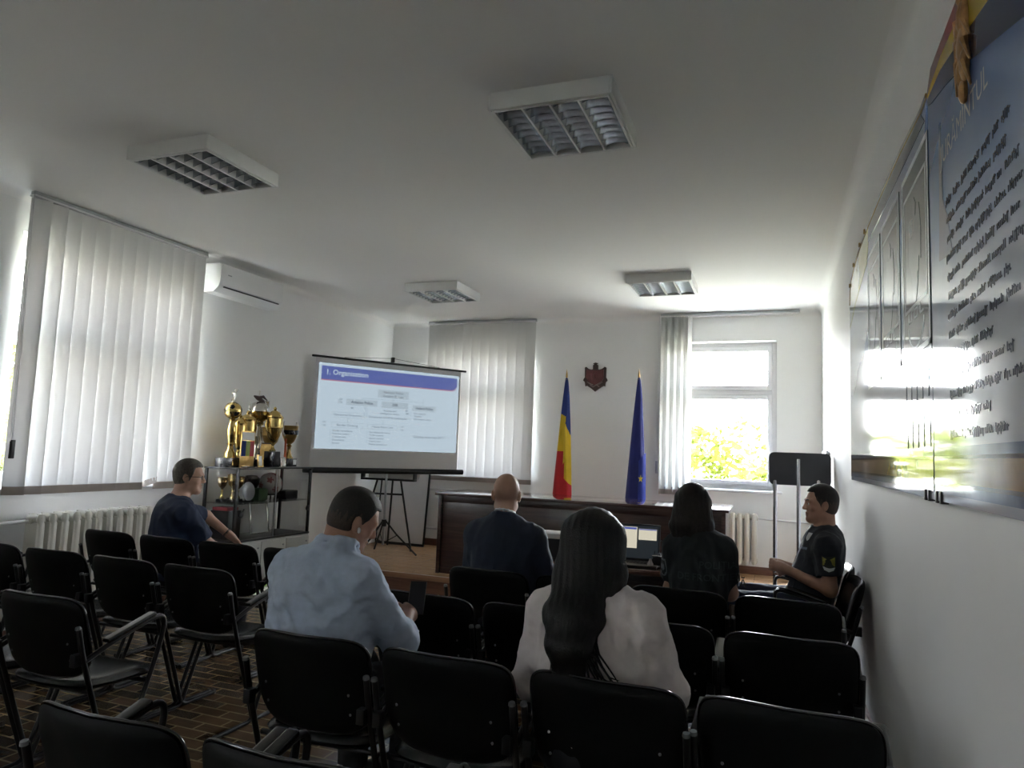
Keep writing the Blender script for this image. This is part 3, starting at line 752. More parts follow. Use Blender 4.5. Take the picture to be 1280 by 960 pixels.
# ------------------------------------------------------------------ sign boards on the right wall
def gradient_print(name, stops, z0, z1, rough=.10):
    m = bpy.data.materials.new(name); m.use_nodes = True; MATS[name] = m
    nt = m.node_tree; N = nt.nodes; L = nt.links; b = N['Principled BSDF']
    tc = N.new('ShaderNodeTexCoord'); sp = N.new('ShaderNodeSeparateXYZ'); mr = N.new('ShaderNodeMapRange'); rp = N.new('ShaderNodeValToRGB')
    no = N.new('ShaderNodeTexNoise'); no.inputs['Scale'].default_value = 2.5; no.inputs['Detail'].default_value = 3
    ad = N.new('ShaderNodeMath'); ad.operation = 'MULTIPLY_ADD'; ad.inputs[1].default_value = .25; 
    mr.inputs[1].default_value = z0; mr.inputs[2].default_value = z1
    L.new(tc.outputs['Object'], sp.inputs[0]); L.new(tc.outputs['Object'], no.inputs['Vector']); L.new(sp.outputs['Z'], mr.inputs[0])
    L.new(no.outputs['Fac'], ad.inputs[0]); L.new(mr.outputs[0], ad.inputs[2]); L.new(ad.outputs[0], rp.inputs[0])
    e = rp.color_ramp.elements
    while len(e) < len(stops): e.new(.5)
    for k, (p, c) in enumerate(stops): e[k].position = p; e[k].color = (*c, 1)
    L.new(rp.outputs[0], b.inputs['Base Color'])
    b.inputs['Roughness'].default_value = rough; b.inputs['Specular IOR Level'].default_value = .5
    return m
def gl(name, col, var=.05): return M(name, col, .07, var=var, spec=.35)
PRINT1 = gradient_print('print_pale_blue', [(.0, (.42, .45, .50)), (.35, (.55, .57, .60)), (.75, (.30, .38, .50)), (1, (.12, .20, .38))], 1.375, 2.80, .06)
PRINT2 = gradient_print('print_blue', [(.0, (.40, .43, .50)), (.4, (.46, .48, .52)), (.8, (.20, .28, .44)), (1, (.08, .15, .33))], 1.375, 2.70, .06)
XB = .482
def pz(b, pts, x0, x1):  # polygon in (Y, z) extruded along x
    n = len(pts); vs = [(x0, p[0], p[1]) for p in pts]+[(x1, p[0], p[1]) for p in pts]
    fs = [tuple(range(n)), tuple(range(2*n-1, n-1, -1))]+[(i, i+n, (i+1) % n+n, (i+1) % n) for i in range(n)]
    b.add(vs, fs)
def strip(b, p, q, w, x0, x1):
    p, q = Vector(p), Vector(q); d = (q-p).normalized(); s = Vector((-d.y, d.x))*w/2
    pz(b, [p+s, q+s, q-s, p-s], x0, x1)
def outline(b, y0, y1, z0, z1, w, x0, x1):
    pz(b, [(y0, z0), (y0, z0+w), (y1, z0+w), (y1, z0)], x0, x1); pz(b, [(y0, z1-w), (y0, z1), (y1, z1), (y1, z1-w)], x0, x1)
    pz(b, [(y0, z0), (y0, z1), (y0-w, z1), (y0-w, z0)], x0, x1); pz(b, [(y1+w, z0), (y1+w, z1), (y1, z1), (y1, z0)], x0, x1)
ZB = 1.375
n1 = thing('sign_board', 'glossy pale blue sign board with three dark framed panels on the right wall', 'sign board', (0, 0, 0), 0, 'sign boards on the right wall')
top1 = [(2.615, 2.735), (2.72, 2.729), (3.145, 2.762), (3.7, 2.786), (4.204, 2.792), (4.6, 2.785), (4.95, 2.755), (5.18, 2.70), (5.245, 2.56)]
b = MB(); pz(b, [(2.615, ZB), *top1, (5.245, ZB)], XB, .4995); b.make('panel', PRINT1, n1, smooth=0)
b = MB(); pz(b, [(2.66, 2.665), *[(y, z-.012) for y, z in top1[1:5]], (4.22, 2.70)], XB-.0015, XB); b.make('dark_ribbon', gl('print_dark_blue', (.015, .022, .035)), n1, smooth=0)
b = MB(); pz(b, [(4.30, 2.60), (4.22, 2.70), *[(y, z-.016) for y, z in top1[4:]], (5.24, 2.40), (4.9, 2.50)], XB-.0015, XB); b.make('yellow_ribbon', gl('print_pale_yellow', (.55, .52, .22)), n1, smooth=0)
b = MB()
for i in range(len(top1)-1): strip(b, top1[i], top1[i+1], .016, XB-.004, XB+.01)
for y, z in ((4.95, 2.757), (4.6, 2.788), (4.35, 2.794), (5.2, 2.68)): b.box((XB-.010, y-.012, z-.004), (XB, y+.012, z+.02), .003)
b.make('gold_edge', gl('print_gold_edge', (.35, .24, .08)), n1, smooth=0)
FG = gl('print_dark_green', (.022, .038, .036)); FL = gl('print_pale_line', (.75, .80, .80)); FGF = gl('print_grey_figure', (.17, .20, .20), .3)
for y0, y1 in ((4.257, 3.77), (3.715, 3.20), (3.125, 2.612)):
    b = MB(); pz(b, [(y0, 1.885), (y0, 2.612), (y1, 2.612), (y1, 1.885)], XB-.002, XB); fr = b.make('framed_panel', FG, n1, smooth=0)
    b = MB(); outline(b, y0, y1, 1.885, 2.612, .020, XB-.003, XB-.002); outline(b, y0-.04, y1+.04, 2.06, 2.52, .013, XB-.003, XB-.002)
    cy = (y0+y1)/2; w = abs(y0-y1)
    for k in range(5):
        ya = cy+.14-.056*k; strip(b, (ya, 2.02), (ya, 2.055), .008, XB-.003, XB-.002); strip(b, (ya, 2.055 if k % 2 else 2.02), (ya-.056, 2.055 if k % 2 else 2.02), .008, XB-.003, XB-.002)
    pr = None
    for k in range(13):
        a = pi*k/12; p = (cy-.15*cos(a), 2.0-.09*sin(a))
        if pr: strip(b, pr, p, .008, XB-.003, XB-.002)
        pr = p
    b.make('pale_lines', FL, fr, smooth=0)
    b = MB(); pts = [(.0, .20), (.03, .17), (.02, .12), (.09, .15), (.12, .05), (.11, -.06), (.08, -.04), (.06, -.12), (.03, -.17), (.0, -.21), (-.03, -.17), (-.05, -.10), (-.08, -.05), (-.11, -.04), (-.11, .06), (-.08, .14), (-.02, .12), (-.03, .17)]
    pz(b, [(cy-p[0], 2.27+p[1]) for p in pts], XB-.003, XB-.002); b.make('grey_figure', FGF, fr, smooth=0)
INK = gl('print_ink', (.09, .10, .135))
b = MB()
for k in range(5):
    y = 3.09-.105*k
    strip(b, (y, 1.715), (y, 1.865), .010, XB-.002, XB); strip(b, (y-.01, 1.545), (y-.01, 1.69), .010, XB-.002, XB)
b.make('upright_lines', INK, n1, smooth=0)
def bands(root, y0, y1):
    for nm, za, zb_, c in (('blue_band', 1.40, 1.425, (.16, .20, .28)), ('brown_band', 1.425, 1.435, (.12, .05, .03)), ('tan_band', 1.435, 1.505, (.38, .25, .12)), ('brown_band', 1.505, 1.515, (.14, .05, .03)), ('blue_band', 1.515, 1.54, (.18, .21, .28))):
        b = MB(); pz(b, [(y0, za), (y0, zb_), (y1, zb_), (y1, za)], XB-.0015, XB); b.make(nm, gl('print_'+nm, c, .25), root, smooth=0)
bands(n1, 5.24, 2.62)
b = MB(); b.box((XB-.006, 2.68, ZB-.008), (.4995, 2.70, ZB+.03), .003); b.box((XB-.006, 2.74, ZB-.008), (.4995, 2.76, ZB+.03), .003); b.make('clip', BLACKP, n1)
n2 = thing('sign_board', 'glossy sign board with a tricolour ribbon and oath text, nearest along the right wall', 'sign board', (0, 0, 0), 0, 'sign boards on the right wall')
ye = .55
o_top = [(2.605, 2.735), (2.54, 2.79), (2.185, 2.802), (1.9, 2.78), (1.6, 2.72), (1.2, 2.62), (ye, 2.44)]
r_y = [(2.605, 2.728), (2.4, 2.752), (2.09, 2.739), (1.9, 2.70), (1.6, 2.63), (1.2, 2.50), (ye, 2.28)]
y_b = [(2.605, 2.712), (2.4, 2.708), (2.25, 2.68), (1.883, 2.604), (1.6, 2.53), (1.2, 2.39), (ye, 2.13)]
b_i = [(2.605, 2.692), (2.549, 2.672), (2.35, 2.63), (2.134, 2.574), (1.639, 2.411), (1.2, 2.25), (ye, 1.98)]
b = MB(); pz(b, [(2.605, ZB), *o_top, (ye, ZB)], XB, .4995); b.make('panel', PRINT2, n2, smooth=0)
for nm, A_, B_, c in (('red_ribbon', o_top, r_y, (.36, .010, .012)), ('yellow_ribbon', r_y, y_b, (.48, .33, .03)), ('blue_ribbon', y_b, b_i, (.012, .024, .075))):
    b = MB(); n = len(A_); vs = [(XB-.0016, *p) for p in A_]+[(XB-.0016, *p) for p in B_]
    b.add(vs, [(i, i+1, n+i+1, n+i) for i in range(n-1)]); b.make(nm, gl('print_'+nm+'_strong', c), n2, smooth=0)
b = MB()
for (dy, z, ry, rz) in ((0, 2.70, .03, .05), (0, 2.62, .045, .06), (-.02, 2.56, .03, .05), (.02, 2.55, .02, .05), (0, 2.49, .02, .035), (.03, 2.66, .015, .05), (-.035, 2.68, .015, .06), (0, 2.76, .018, .03)):
    b.ball((XB-.006, 2.11+dy, z), (.014, ry, rz), 10)
for k in range(6):
    sg = -1 if k % 2 else 1; b.tube([(XB-.008, 2.11, 2.70-.025*k), (XB-.012, 2.11+sg*.035, 2.71-.03*k), (XB-.006, 2.11+sg*.07, 2.65-.035*k)], [.006, .010, .003], 6)
b.make('gilded_emblem', M('gilt_relief', (.42, .24, .10), .35, .5, var=.3, vscale=40), n2)
def wtext(b, s, y, z, size, al='LEFT', bold=0):
    vs, fs = text_geo(s, size, al, bold); b.add([(XB-.0022, y-p[0], z+p[1]) for p in vs], fs)
b = MB(); wtext(b, 'JURĂMÎNTUL', 2.42, 2.43, .088, 'LEFT', 0); b.make('title_lettering', gl('print_white', (.42, .46, .52)), n2, smooth=0)
b = MB(); rr = random.Random(3)
for i in range(13):
    z = 2.262-.058*i; y = 2.37-.006*(i % 3); end = 1.74+.10*rr.random() if i not in (8, 11) else 1.98
    while y > end:
        wl = rr.uniform(.03, .11); yy = y
        while yy > y-wl:
            h = rr.choice((.015, .015, .022)); dn = rr.choice((0, 0, 0, .006))
            pz(b, [(yy, z-dn), (yy, z+h), (yy-.003, z+h), (yy-.003, z-dn)], XB-.002, XB-.0005)
            if rr.random() < .75: zz = z+rr.choice((0, .009, .015)); pz(b, [(yy, zz), (yy, zz+.004), (yy-.010, zz+.004), (yy-.010, zz)], XB-.002, XB-.0005)
            yy -= .0125
        y -= wl+.022
b.make('oath_lines', INK, n2, smooth=0)
b = MB(); pz(b, [(2.475, 2.12), (2.455, 2.30), (2.445, 2.55), (2.425, 2.55), (2.41, 2.30), (2.35, 2.22), (2.30, 2.10)], XB-.0012, XB); b.make('tower_silhouette', gl('print_grey_tower', (.20, .23, .31)), n2, smooth=0)
bands(n2, 2.60, ye)
b = MB(); b.box((XB-.006, 2.50, ZB-.008), (.4995, 2.52, ZB+.03), .003); b.box((XB-.006, 2.56, ZB-.008), (.4995, 2.58, ZB+.03), .003); b.make('clip', BLACKP, n2)

# ------------------------------------------------------------------ trophy cabinet
CABW = M('cabinet_laminate', (.50, .50, .48), .4, var=.03)
cb = thing('display_cabinet', 'glass display cabinet with black edges on a pale drawer base by the side wall', 'cabinet', (-4.60, 5.20, 0), rad(-2))
D, Lc, z0, z1, z2 = .40, 1.06, .57, .905, 1.235
MB().box((-D, 0, .03), (0, Lc, z0-.02), .004).make('base', CABW, cb)
MB().box((-D, -.005, z0-.02), (.005, Lc+.005, z0), .003).make('deck', BLACKP, cb)
for i in range(3):
    y0 = .01+i*.35; d = MB().box((0, y0, .06), (.016, y0+.34, z0-.035), .003).make('door', CABW, cb)
    MB().tube([(.015, y0+.30, z0-.09), (.026, y0+.30, z0-.09)], .009, 10).make('lock', STEEL, d)
PF = .024
for x, y in ((-PF, 0), (-PF, Lc-PF), (-D, 0), (-D, Lc-PF)): MB().box((x, y, z0), (x+PF, y+PF, z2-.012), .002).make('corner_post', BLACKM, cb)
b = MB(); b.box((-D-.005, -.008, z2-.016), (.006, Lc+.008, z2), .003); b.make('top', BLACKM, cb)
MB().box((-D+.004, .004, z1-.008), (-.006, Lc-.004, z1)).make('glass_shelf', GLASS, cb, smooth=0)
MB().box((-.013, PF, z0+.004), (-.008, Lc/2+.03, z2-.018)).make('glass_door', GLASS, cb, smooth=0)
MB().box((-.005, Lc/2-.03, z0+.004), (0, Lc-PF, z2-.018)).make('glass_door', GLASS, cb, smooth=0)
MB().box((-D+PF, .004, z0+.004), (-PF, .009, z2-.018)).make('side_glass', GLASS, cb, smooth=0)
MB().box((-D+PF, Lc-.009, z0+.004), (-PF, Lc-.004, z2-.018)).make('side_glass', GLASS, cb, smooth=0)
MB().box((-.012, Lc/2-.004, z0), (-.002, Lc/2+.006, z2-.016), .001).make('door_edge', STEEL, cb)
for y, z in ((Lc-.06, z1-.09), (Lc-.05, z2-.06), (.06, z1-.1)):
    b = MB(); b.ball((.016, y, z), (.014, .028, .028), 10); b.tube([(.012, y+.01, z+.01), (.005, y+.045, z+.05)], .006, 6); b.make('hinge', BLACKM, cb)

# trophies on the cabinet
def trophy(label, x, y, z, parts, group='trophies on top of the cabinet'):
    t = thing('trophy', label, 'trophy', (x, y, z), rad(-2), group)
    for nm, m, fn in parts:
        b = MB(); fn(b); b.make(nm, m, t, smooth=45)
    return t
BASEM = M('trophy_marble', (.014, .014, .017), .25, var=.4, vscale=30)
def bx(w, d, h): return lambda b: b.box((-d/2, -w/2, 0), (d/2, w/2, h), .004)
def cup(b, z, r, h, sc=1):
    b.lathe([(.028*sc, z), (.034*sc, z+.01), (.016*sc, z+.03), (.012*sc, z+.055), (.020*sc, z+.07), (.010*sc, z+.085), (r*.35, z+.10), (r*.72, z+.10+h*.2), (r*.93, z+.10+h*.5), (r*.94, z+.10+h*.52), (r*1.0, z+.10+h*.55), (r*.95, z+.10+h*.6), (r*1.0, z+.10+h*.68), (r*.95, z+.10+h*.74), (r*1.02, z+.10+h*.82), (r*.98, z+.10+h*.88), (r*1.08, z+.10+h), (r*1.0, z+.10+h), (r*.9, z+.09+h*.9), (0, z+.10+h*.7)], 20)
def HN(m, z, r, h):
    return [('handle', m, lambda b, s=s: b.tube([(0, s*r*.6, z+.02), (0, s*r*1.3, z+h*.3), (0, s*r*1.6, z+h*.65), (0, s*r*1.45, z+h*.95), (0, s*r*1.12, z+h*.85)], [.005, .007, .008, .007, .005], 7)) for s in (-1, 1)]
def lid(b, z, r, k=.5):
    b.lathe([(r, z), (r*.98, z+.008), (r*.6, z+r*k), (.012, z+r*k+.02), (.018, z+r*k+.035), (.010, z+r*k+.05), (0, z+r*k+.055)], 18)
def pentagons(b, c, r):
    for i in range(12):
        ph = math.acos(1-2*(i+.5)/12); th = pi*(1+5**.5)*i; d = Vector((sin(ph)*cos(th), sin(ph)*sin(th), cos(ph))); u = d.orthogonal().normalized(); w = d.cross(u)
        pts = [Vector(c)+(d*1.0+(u*cos(2*pi*k/5)+w*sin(2*pi*k/5))*.34).normalized()*r*1.008 for k in range(5)]
        mid = Vector(c)+d*r*1.02; b.add([mid]+pts, [(0, k+1, (k+1) % 5+1) for k in range(5)])
zt0 = z2+.0005; xx = -4.80
trophy('tall gold trophy with a football and a small figure on top, leftmost on the cabinet', xx, 5.30, zt0, [
    ('base', BASEM, bx(.22, .13, .085)), ('plate', DGOLD, lambda b: b.box((.065, -.03, .012), (.068, .04, .072))),
    ('column', GOLD, lambda b: b.lathe([(.07, .086), (.055, .10), (.05, .13), (.03, .16), (.024, .20), (.035, .215), (.024, .23), (.036, .29), (.042, .35), (.030, .41), (.022, .43), (.03, .445), (.02, .455)], 18)),
    ('football', GOLD, lambda b: b.ball((0, 0, .53), .082, 22)), ('football_patch', BASEM, lambda b: pentagons(b, (0, 0, .53), .082)),
    ('figure', SILVER, lambda b: (b.lathe([(.02, .61), (.012, .625), (.008, .64)], 10), b.tube([(0, .0, .635), (0, .01, .675), (0, .012, .70)], [.012, .010, .014], 8), b.ball((0, .014, .725), .013, 10), b.tube([(0, .0, .705), (0, -.025, .69)], .005, 6), b.tube([(0, .02, .705), (0, .045, .735)], .005, 6), b.tube([(0, 0, .645), (0, -.022, .625)], .007, 6)))])
trophy('gold twin-handled cup behind the three-colour plaque', xx-.05, 5.46, zt0, [
    ('base', BASEM, bx(.14, .10, .075)), ('cup', GOLD, lambda b: (cup(b, .075, .062, .24), lid(b, .415, .062, .6))), *HN(GOLD, .20, .062, .2)])
trophy('broad ribbed gold cup just left of the tallest trophy', xx-.05, 5.565, zt0, [
    ('base', BASEM, bx(.16, .12, .09)), ('plate', DGOLD, lambda b: b.box((.06, -.05, .01), (.063, .05, .08))), ('cup', GOLD, lambda b: (cup(b, .09, .088, .27), lid(b, .46, .088, .38))), *HN(GOLD, .26, .078, .18)])
trophy('tallest trophy, a silver globe with a dark bird on top', xx-.08, 5.745, zt0, [
    ('base', BASEM, bx(.15, .13, .07)), ('stem', SILVER, lambda b: (b.lathe([(.05, .07), (.03, .1), (.02, .20), (.016, .3)], 14), *[b.tube([(.02*cos(a), .03*sin(a), .1), (.05*cos(a), .06*sin(a), .25), (.03*cos(a), .04*sin(a), .42)], [.012, .02, .010], 8) for a in (0, 2.1, 4.2)], b.lathe([(.02, .40), (.06, .42), (.065, .44), (.03, .45)], 16))),
    ('globe', SILVER, lambda b: b.ball((0, 0, .545), .105, 24)), ('cup_rim', GOLD, lambda b: b.lathe([(.05, .44), (.09, .48), (.108, .54), (.110, .55), (.104, .54), (.08, .48)], 20)),
    ('bird', EMD, lambda b: (b.tube([(0, -.075, .70), (0, -.02, .685), (0, .05, .655), (0, .085, .63)], [.008, .024, .020, .006], 9), b.tube([(0, -.02, .69), (.03, .02, .70), (.04, .07, .665)], [.012, .016, .004], 7))),
    ('finial', SILVER, lambda b: b.lathe([(.012, .69), (.006, .72), (.008, .75), (0, .775)], 8)), ('handle', SILVER, lambda b: b.tube([(0, .10, .52), (0, .135, .58), (0, .12, .66), (0, .085, .66)], [.010, .016, .020, .008], 8)), ('handle', SILVER, lambda b: b.tube([(0, -.10, .52), (0, -.13, .57), (0, -.125, .63)], [.010, .012, .006], 8))])
trophy('tall gold goblet with straight ribbed bowl, in front of the tallest trophy', xx+.08, 5.80, zt0, [
    ('base', BASEM, bx(.11, .11, .155)), ('cup', GOLD, lambda b: (cup(b, .155, .083, .245), lid(b, .50, .080, .6))), *HN(GOLD, .31, .078, .16)])
trophy('gold trophy with a round yellow medallion on top, behind the ribbed goblet', xx-.10, 5.98, zt0, [
    ('base', BASEM, bx(.13, .10, .07)), ('cup', DGOLD, lambda b: (cup(b, .11, .095, .19))), ('column', GOLD, lambda b: b.lathe([(.05, .07), (.03, .10), (.02, .14)], 14)),
    ('medallion', M('medallion_yellow', (.70, .58, .18), .35, .4, var=.1), lambda b: (b.lathe([(.0, -.008), (.042, -.008), (.046, 0), (.042, .008), (0, .008)], 20, T=Matrix.Translation((0, .0, .49)) @ Matrix.Rotation(pi/2, 4, 'Y')), b.tube([(0, 0, .38), (0, 0, .45)], .012, 8)))])
trophy('dark banded cup with pale handles, rightmost on the cabinet', xx+.02, 6.13, zt0, [
    ('base', BASEM, bx(.16, .10, .085)), ('plate', PAPER, lambda b: b.box((.05, .02, .02), (.0525, .07, .07))), ('foot', GOLD, lambda b: b.lathe([(.055, .085), (.035, .11), (.022, .15), (.02, .20), (.03, .215), (.015, .23)], 16)),
    ('cup', DGOLD, lambda b: b.lathe([(.018, .23), (.05, .26), (.075, .32), (.08, .36), (.085, .42), (.088, .425), (.08, .42), (.06, .33), (0, .27)], 20)), ('band', BASEM, lambda b: b.lathe([(.078, .33), (.0825, .335), (.085, .375), (.081, .38)], 20)),
    *[('handle', PVC, lambda b, s=s: b.tube([(0, s*.07, .32), (0, s*.115, .35), (0, s*.12, .42), (0, s*.10, .47)], [.008, .012, .016, .010], 8)) for s in (-1, 1)]])
pq = thing('plaque', 'upright plaque with a white top and blue, yellow and red stripes on the cabinet', 'plaque', (xx+.12, 5.40, zt0), rad(-4))
MB().box((-.008, -.09, .0), (.0, .085, .34), .003).make('board', DGOLD, pq)
b = MB()
for k in range(4): b.mi = k; (b.box((.0, -.08, .255), (.002, .075, .33)) if k == 0 else b.box((.0, -.08+(k-1)*.0517, .105), (.002, -.08+k*.0517, .25)))
b.make('face_print', [PAPER, FB, gl('plaque_yellow', (.30, .34, .06)), gl('plaque_red', (.42, .05, .05))], pq, smooth=0)
MB().box((-.06, -.07, 0), (.02, .09, .012), .003).make('foot', BASEM, pq)
for lbx, y, w, h, m, nm in (('small gold frame standing below the tallest trophy', 5.62, .075, .12, DGOLD, 'picture_frame'), ('wide dark wooden frame leaning behind the ribbed goblet', 5.86, .22, .24, EMD, 'picture_frame'), ('tiny pale frame in front of the medallion trophy', 5.93, .075, .10, SILVER, 'picture_frame')):
    dx = {5.62: .10, 5.86: -.02, 5.93: .12}[y]
    t = thing(nm, lbx, 'picture frame', (xx+dx, y, zt0), rad(-2), 'small frames among the trophies'); T = Matrix.Rotation(rad(-8), 4, 'Y')
    b = MB()
    for lo, hi in (((-.008, -w/2, 0), (.004, w/2, .012)), ((-.008, -w/2, h-.012), (.004, w/2, h)), ((-.008, -w/2, .012), (.004, -w/2+.012, h-.012)), ((-.008, w/2-.012, .012), (.004, w/2, h-.012))): b.box(lo, hi, .002, T)
    b.make('frame', m, t); MB().box((-.006, -w/2+.01, .01), (-.002, w/2-.01, h-.01), 0, T).make('picture', DGOLD if w > .2 else PAPER, t, smooth=0)
tag(MB().tube([(xx+.06, 6.02, zt0+.0), (xx+.06, 6.025, zt0+.14), (xx+.05, 6.03, zt0+.29)], [.016, .012, .010], 8).make('pennant', gl('pennant_orange', (.55, .12, .04))), 'narrow orange-red pennant standing left of the dark banded cup', 'pennant')
# things inside the cabinet
zs = z1+.0005; gi = 'cups on the glass shelf'
for (x, y, r, h, lbx) in ((-4.86, 5.30, .045, .10, 'small gold cup at the back of the glass shelf, nearest the wall'), (-4.72, 5.29, .04, .14, 'slim gold cup at the near end of the glass shelf'), (-4.78, 5.42, .055, .11, 'round gold cup in the middle of the near shelf group'), (-4.90, 5.48, .05, .12, 'gold cup standing behind the grey disc on the shelf')):
    trophy(lbx, x, y, zs, [('base', BASEM, bx(.07, .07, .03)), ('cup', GOLD, lambda b: cup(b, .03, r, h, .7))], gi)
t = thing('award_plate', 'round grey award plate standing on the glass shelf', 'plate', (-4.74, 5.52, zs))
MB().lathe([(0, -.004), (.085, -.004), (.09, 0), (.07, .006), (0, .004)], 26, T=Matrix.Translation((0, 0, .098)) @ Matrix.Rotation(pi/2-.12, 4, 'Y')).make('disc', M('grey_disc', (.35, .36, .37), .3, .4), t)
MB().box((-.03, -.05, 0), (.03, .05, .012), .003).make('stand', BASEM, t)
fb = thing('football', 'white football with dull red patches on the glass shelf', 'football', (-4.775, 5.87, zs)); 
b = MB(); b.ball((0, 0, .155), .115, 26); b.make('ball_skin', M('football_white', (.52, .50, .46), .5, var=.06), fb)
b = MB(); pentagons(b, (0, 0, .155), .115); b.make('patch', M('football_red', (.30, .10, .09), .5), fb, smooth=0)
b = MB()
for a in (0, 2.09, 4.19): b.tube([(.06*cos(a), .06*sin(a), 0), (.075*cos(a), .075*sin(a), .062)], .008, 6)
b.lathe([(.07, .048), (.078, .055), (.07, .062)], 20); b.make('ring_stand', BLACKP, fb)
tag(MB().box((-4.80, 5.985, zs), (-4.66, 6.17, zs+.09), .008).make('presentation_box', BASEM), 'black presentation box on the glass shelf right of the football', 'box')
tag(MB().box((-4.85, 5.62, zs), (-4.70, 5.76, zs+.12), .02).make('fabric_bundle', M('dark_green_cloth', (.03, .075, .03), .8, var=.3, vscale=25)), 'dark green bundle on the glass shelf left of the football', 'bundle')
tag(MB().lathe([(.05, 0), (.055, .01), (.05, .1), (.075, .16), (.08, .21), (.05, .24), (.0, .245)], 18, (-4.87, 5.70, zs)).make('black_vase', BASEM), 'black rounded vase behind the green bundle on the glass shelf', 'vase')
zd = z0+.0005
t = thing('certificate_frame', 'framed white certificate leaning on the cabinet floor', 'picture frame', (-4.80, 5.80, zd), rad(-6)); T = Matrix.Rotation(rad(-10), 4, 'Y')
b = MB(); w, h = .24, .31
for lo, hi in (((-.012, -w/2, 0), (.004, w/2, .016)), ((-.012, -w/2, h-.016), (.004, w/2, h)), ((-.012, -w/2, .016), (.004, -w/2+.016, h-.016)), ((-.012, w/2-.016, .016), (.004, w/2, h-.016))): b.box(lo, hi, .002, T)
b.make('frame', SILVER, t); MB().box((-.008, -w/2+.012, .012), (-.003, w/2-.012, h-.012), 0, T).make('certificate', PAPER, t, smooth=0)
tag(MB().box((-4.93, 5.25, zd), (-4.72, 5.42, zd+.26), .006).make('dark_box', BLACKP), 'tall black box on the cabinet floor at its near end', 'box')
tag(MB().box((-4.92, 5.26, zd+.261), (-4.74, 5.40, zd+.29), .004).make('red_book', M('red_cover', (.35, .03, .035), .5)), 'red book lying on the tall black box inside the cabinet', 'book')

# ------------------------------------------------------------------ chairs
PIPE = M('piping_vinyl', (.022, .023, .025), .16, var=.1, spec=.8)
SEATM = M('seat_leatherette_sheen', (.030, .032, .033), .27, var=.15, vscale=12, bump=.04, bscale=220, spec=.7)  # base colour paler than the backrest's, carrying the sheen of window light
CAPM = M('tube_cap', (.16, .165, .17), .4, var=.1)
def make_chair():
    t = thing('conference_chair', '', 'chair', (0, 0, 0), 0, 'black conference chairs')
    # backrest outline (x, z)
    N_ = 48; ol = []
    for i in range(N_):
        a = 2*pi*i/N_; c, s = cos(a), sin(a)
        if s >= 0: e = .36; x = .240*abs(c)**e*(1 if c >= 0 else -1); z = .645+.175*abs(s)**.30
        else: x = .240*abs(c)**.50*(1 if c >= 0 else -1); z = .645-.17*abs(s)**.72
        ol.append((x, z))
    def bf(u, v, n):
        y = .115*((.82-v)/.42)**1.1 if v < .82 else 0
        return (u, y+.85*u*u+n, v)
    MB().pillow(ol, lambda u, v, n: bf(u, v, n+.006), .030, .004, 7, 6).make('backrest', LEATHER, t, smooth=70)
    o = MB().pillow([(x*.985, .645+(z-.645)*.985) for x, z in ol], lambda u, v, n: bf(u, v, n-.004), .004, .014, 6, 8).make('back_shell', SHELL, t, smooth=70)
    for x in (-.17, .17):
        for z in (.56, .63): MB().ball((x, .115*((.82-z)/.42)**1.1+.85*x*x-.019, z), (.005, .003, .005), 8).make('screw', CAPM, o)
    MB().tube([bf(x*1.004, .645+(z-.645)*1.004, .004) for x, z in ol+ol[:2]], .0042, 6, cap=False).make('piping', PIPE, t, smooth=80)
    so = []
    for i in range(N_):
        a = 2*pi*i/N_; c, s = cos(a), sin(a); so.append((.236*abs(c)**.42*(1 if c >= 0 else -1), .305+.215*abs(s)**.48*(1 if s >= 0 else -1)))
    def sf(u, v, n):
        f = (v-.305)/.215
        return (u, v, .428+n+.012*(u/.22)**2-.028*max(0, f)**3+.018*max(0, -f)**2)
    MB().pillow(so, sf, .034, .004, 7, 5).make('seat', SEATM, t, smooth=70)
    MB().pillow([(x*.985, .305+(y-.305)*.985) for x, y in so], lambda u, v, n: sf(u, v, n-.008), .003, .016, 5, 7).make('seat_shell', SHELL, t, smooth=70)
    def curve(pts, it=2):
        for _ in range(it):
            q = [pts[0]]
            for a, c in zip(pts, pts[1:]): q += [tuple(.75*a[i]+.25*c[i] for i in range(3)), tuple(.25*a[i]+.75*c[i] for i in range(3))]
            pts = q+[pts[-1]]
        return pts
    for s in (-1, 1):
        X = s*.247
        rear = curve([(X, .035, .705), (X, .06, .60), (X, .12, .42), (X, .235, .09), (X, .262, .014), (X, .34, .014), (X, .50, .014)])
        r = MB().tube(rear, .011, 10).make('leg', BLACKM, t, smooth=60)
        MB().tube([(X, .033, .701), (X, .031, .711)], [.012, .010], 10).make('end_cap', CAPM, r)
        MB().tube([(X, .49, .0145), (X, .505, .0145)], [.0145, .013], 10).make('rubber_foot', BLACKP, r)
        fr = curve([(X, .075, .565), (X, .20, .615), (X, .40, .672), (X, .47, .675), (X, .475, .60), (X, .42, .43), (X, .285, .09), (X, .255, .014), (X, .18, .014), (X, -.005, .014)])
        f = MB().tube(fr, .011, 10).make('leg', BLACKM, t, smooth=60)
        MB().tube([(X, .002, .0145), (X, -.012, .0145)], [.0145, .013], 10).make('rubber_foot', BLACKP, f)
        T = Matrix.Translation((X, .29, .653)) @ Matrix.Rotation(rad(15.5), 4, 'X')
        MB().box((-.022, -.125, -.004), (.022, .125, .016), .009, T, 3).make('armrest', LEATHER, t, smooth=70)
        b = MB(); b.box((X-s*.03, .03, .55), (X, .065, .60), .004); b.make('back_bracket', BLACKM, t)
    for y in (.15, .40): MB().tube([(-.247, y, .415 if y < .3 else .40), (.247, y, .415 if y < .3 else .40)], .010, 8).make('cross_bar', BLACKM, t)
    return t
R1, R2, R3, R4 = 1.28, 2.09, 2.91, 3.68
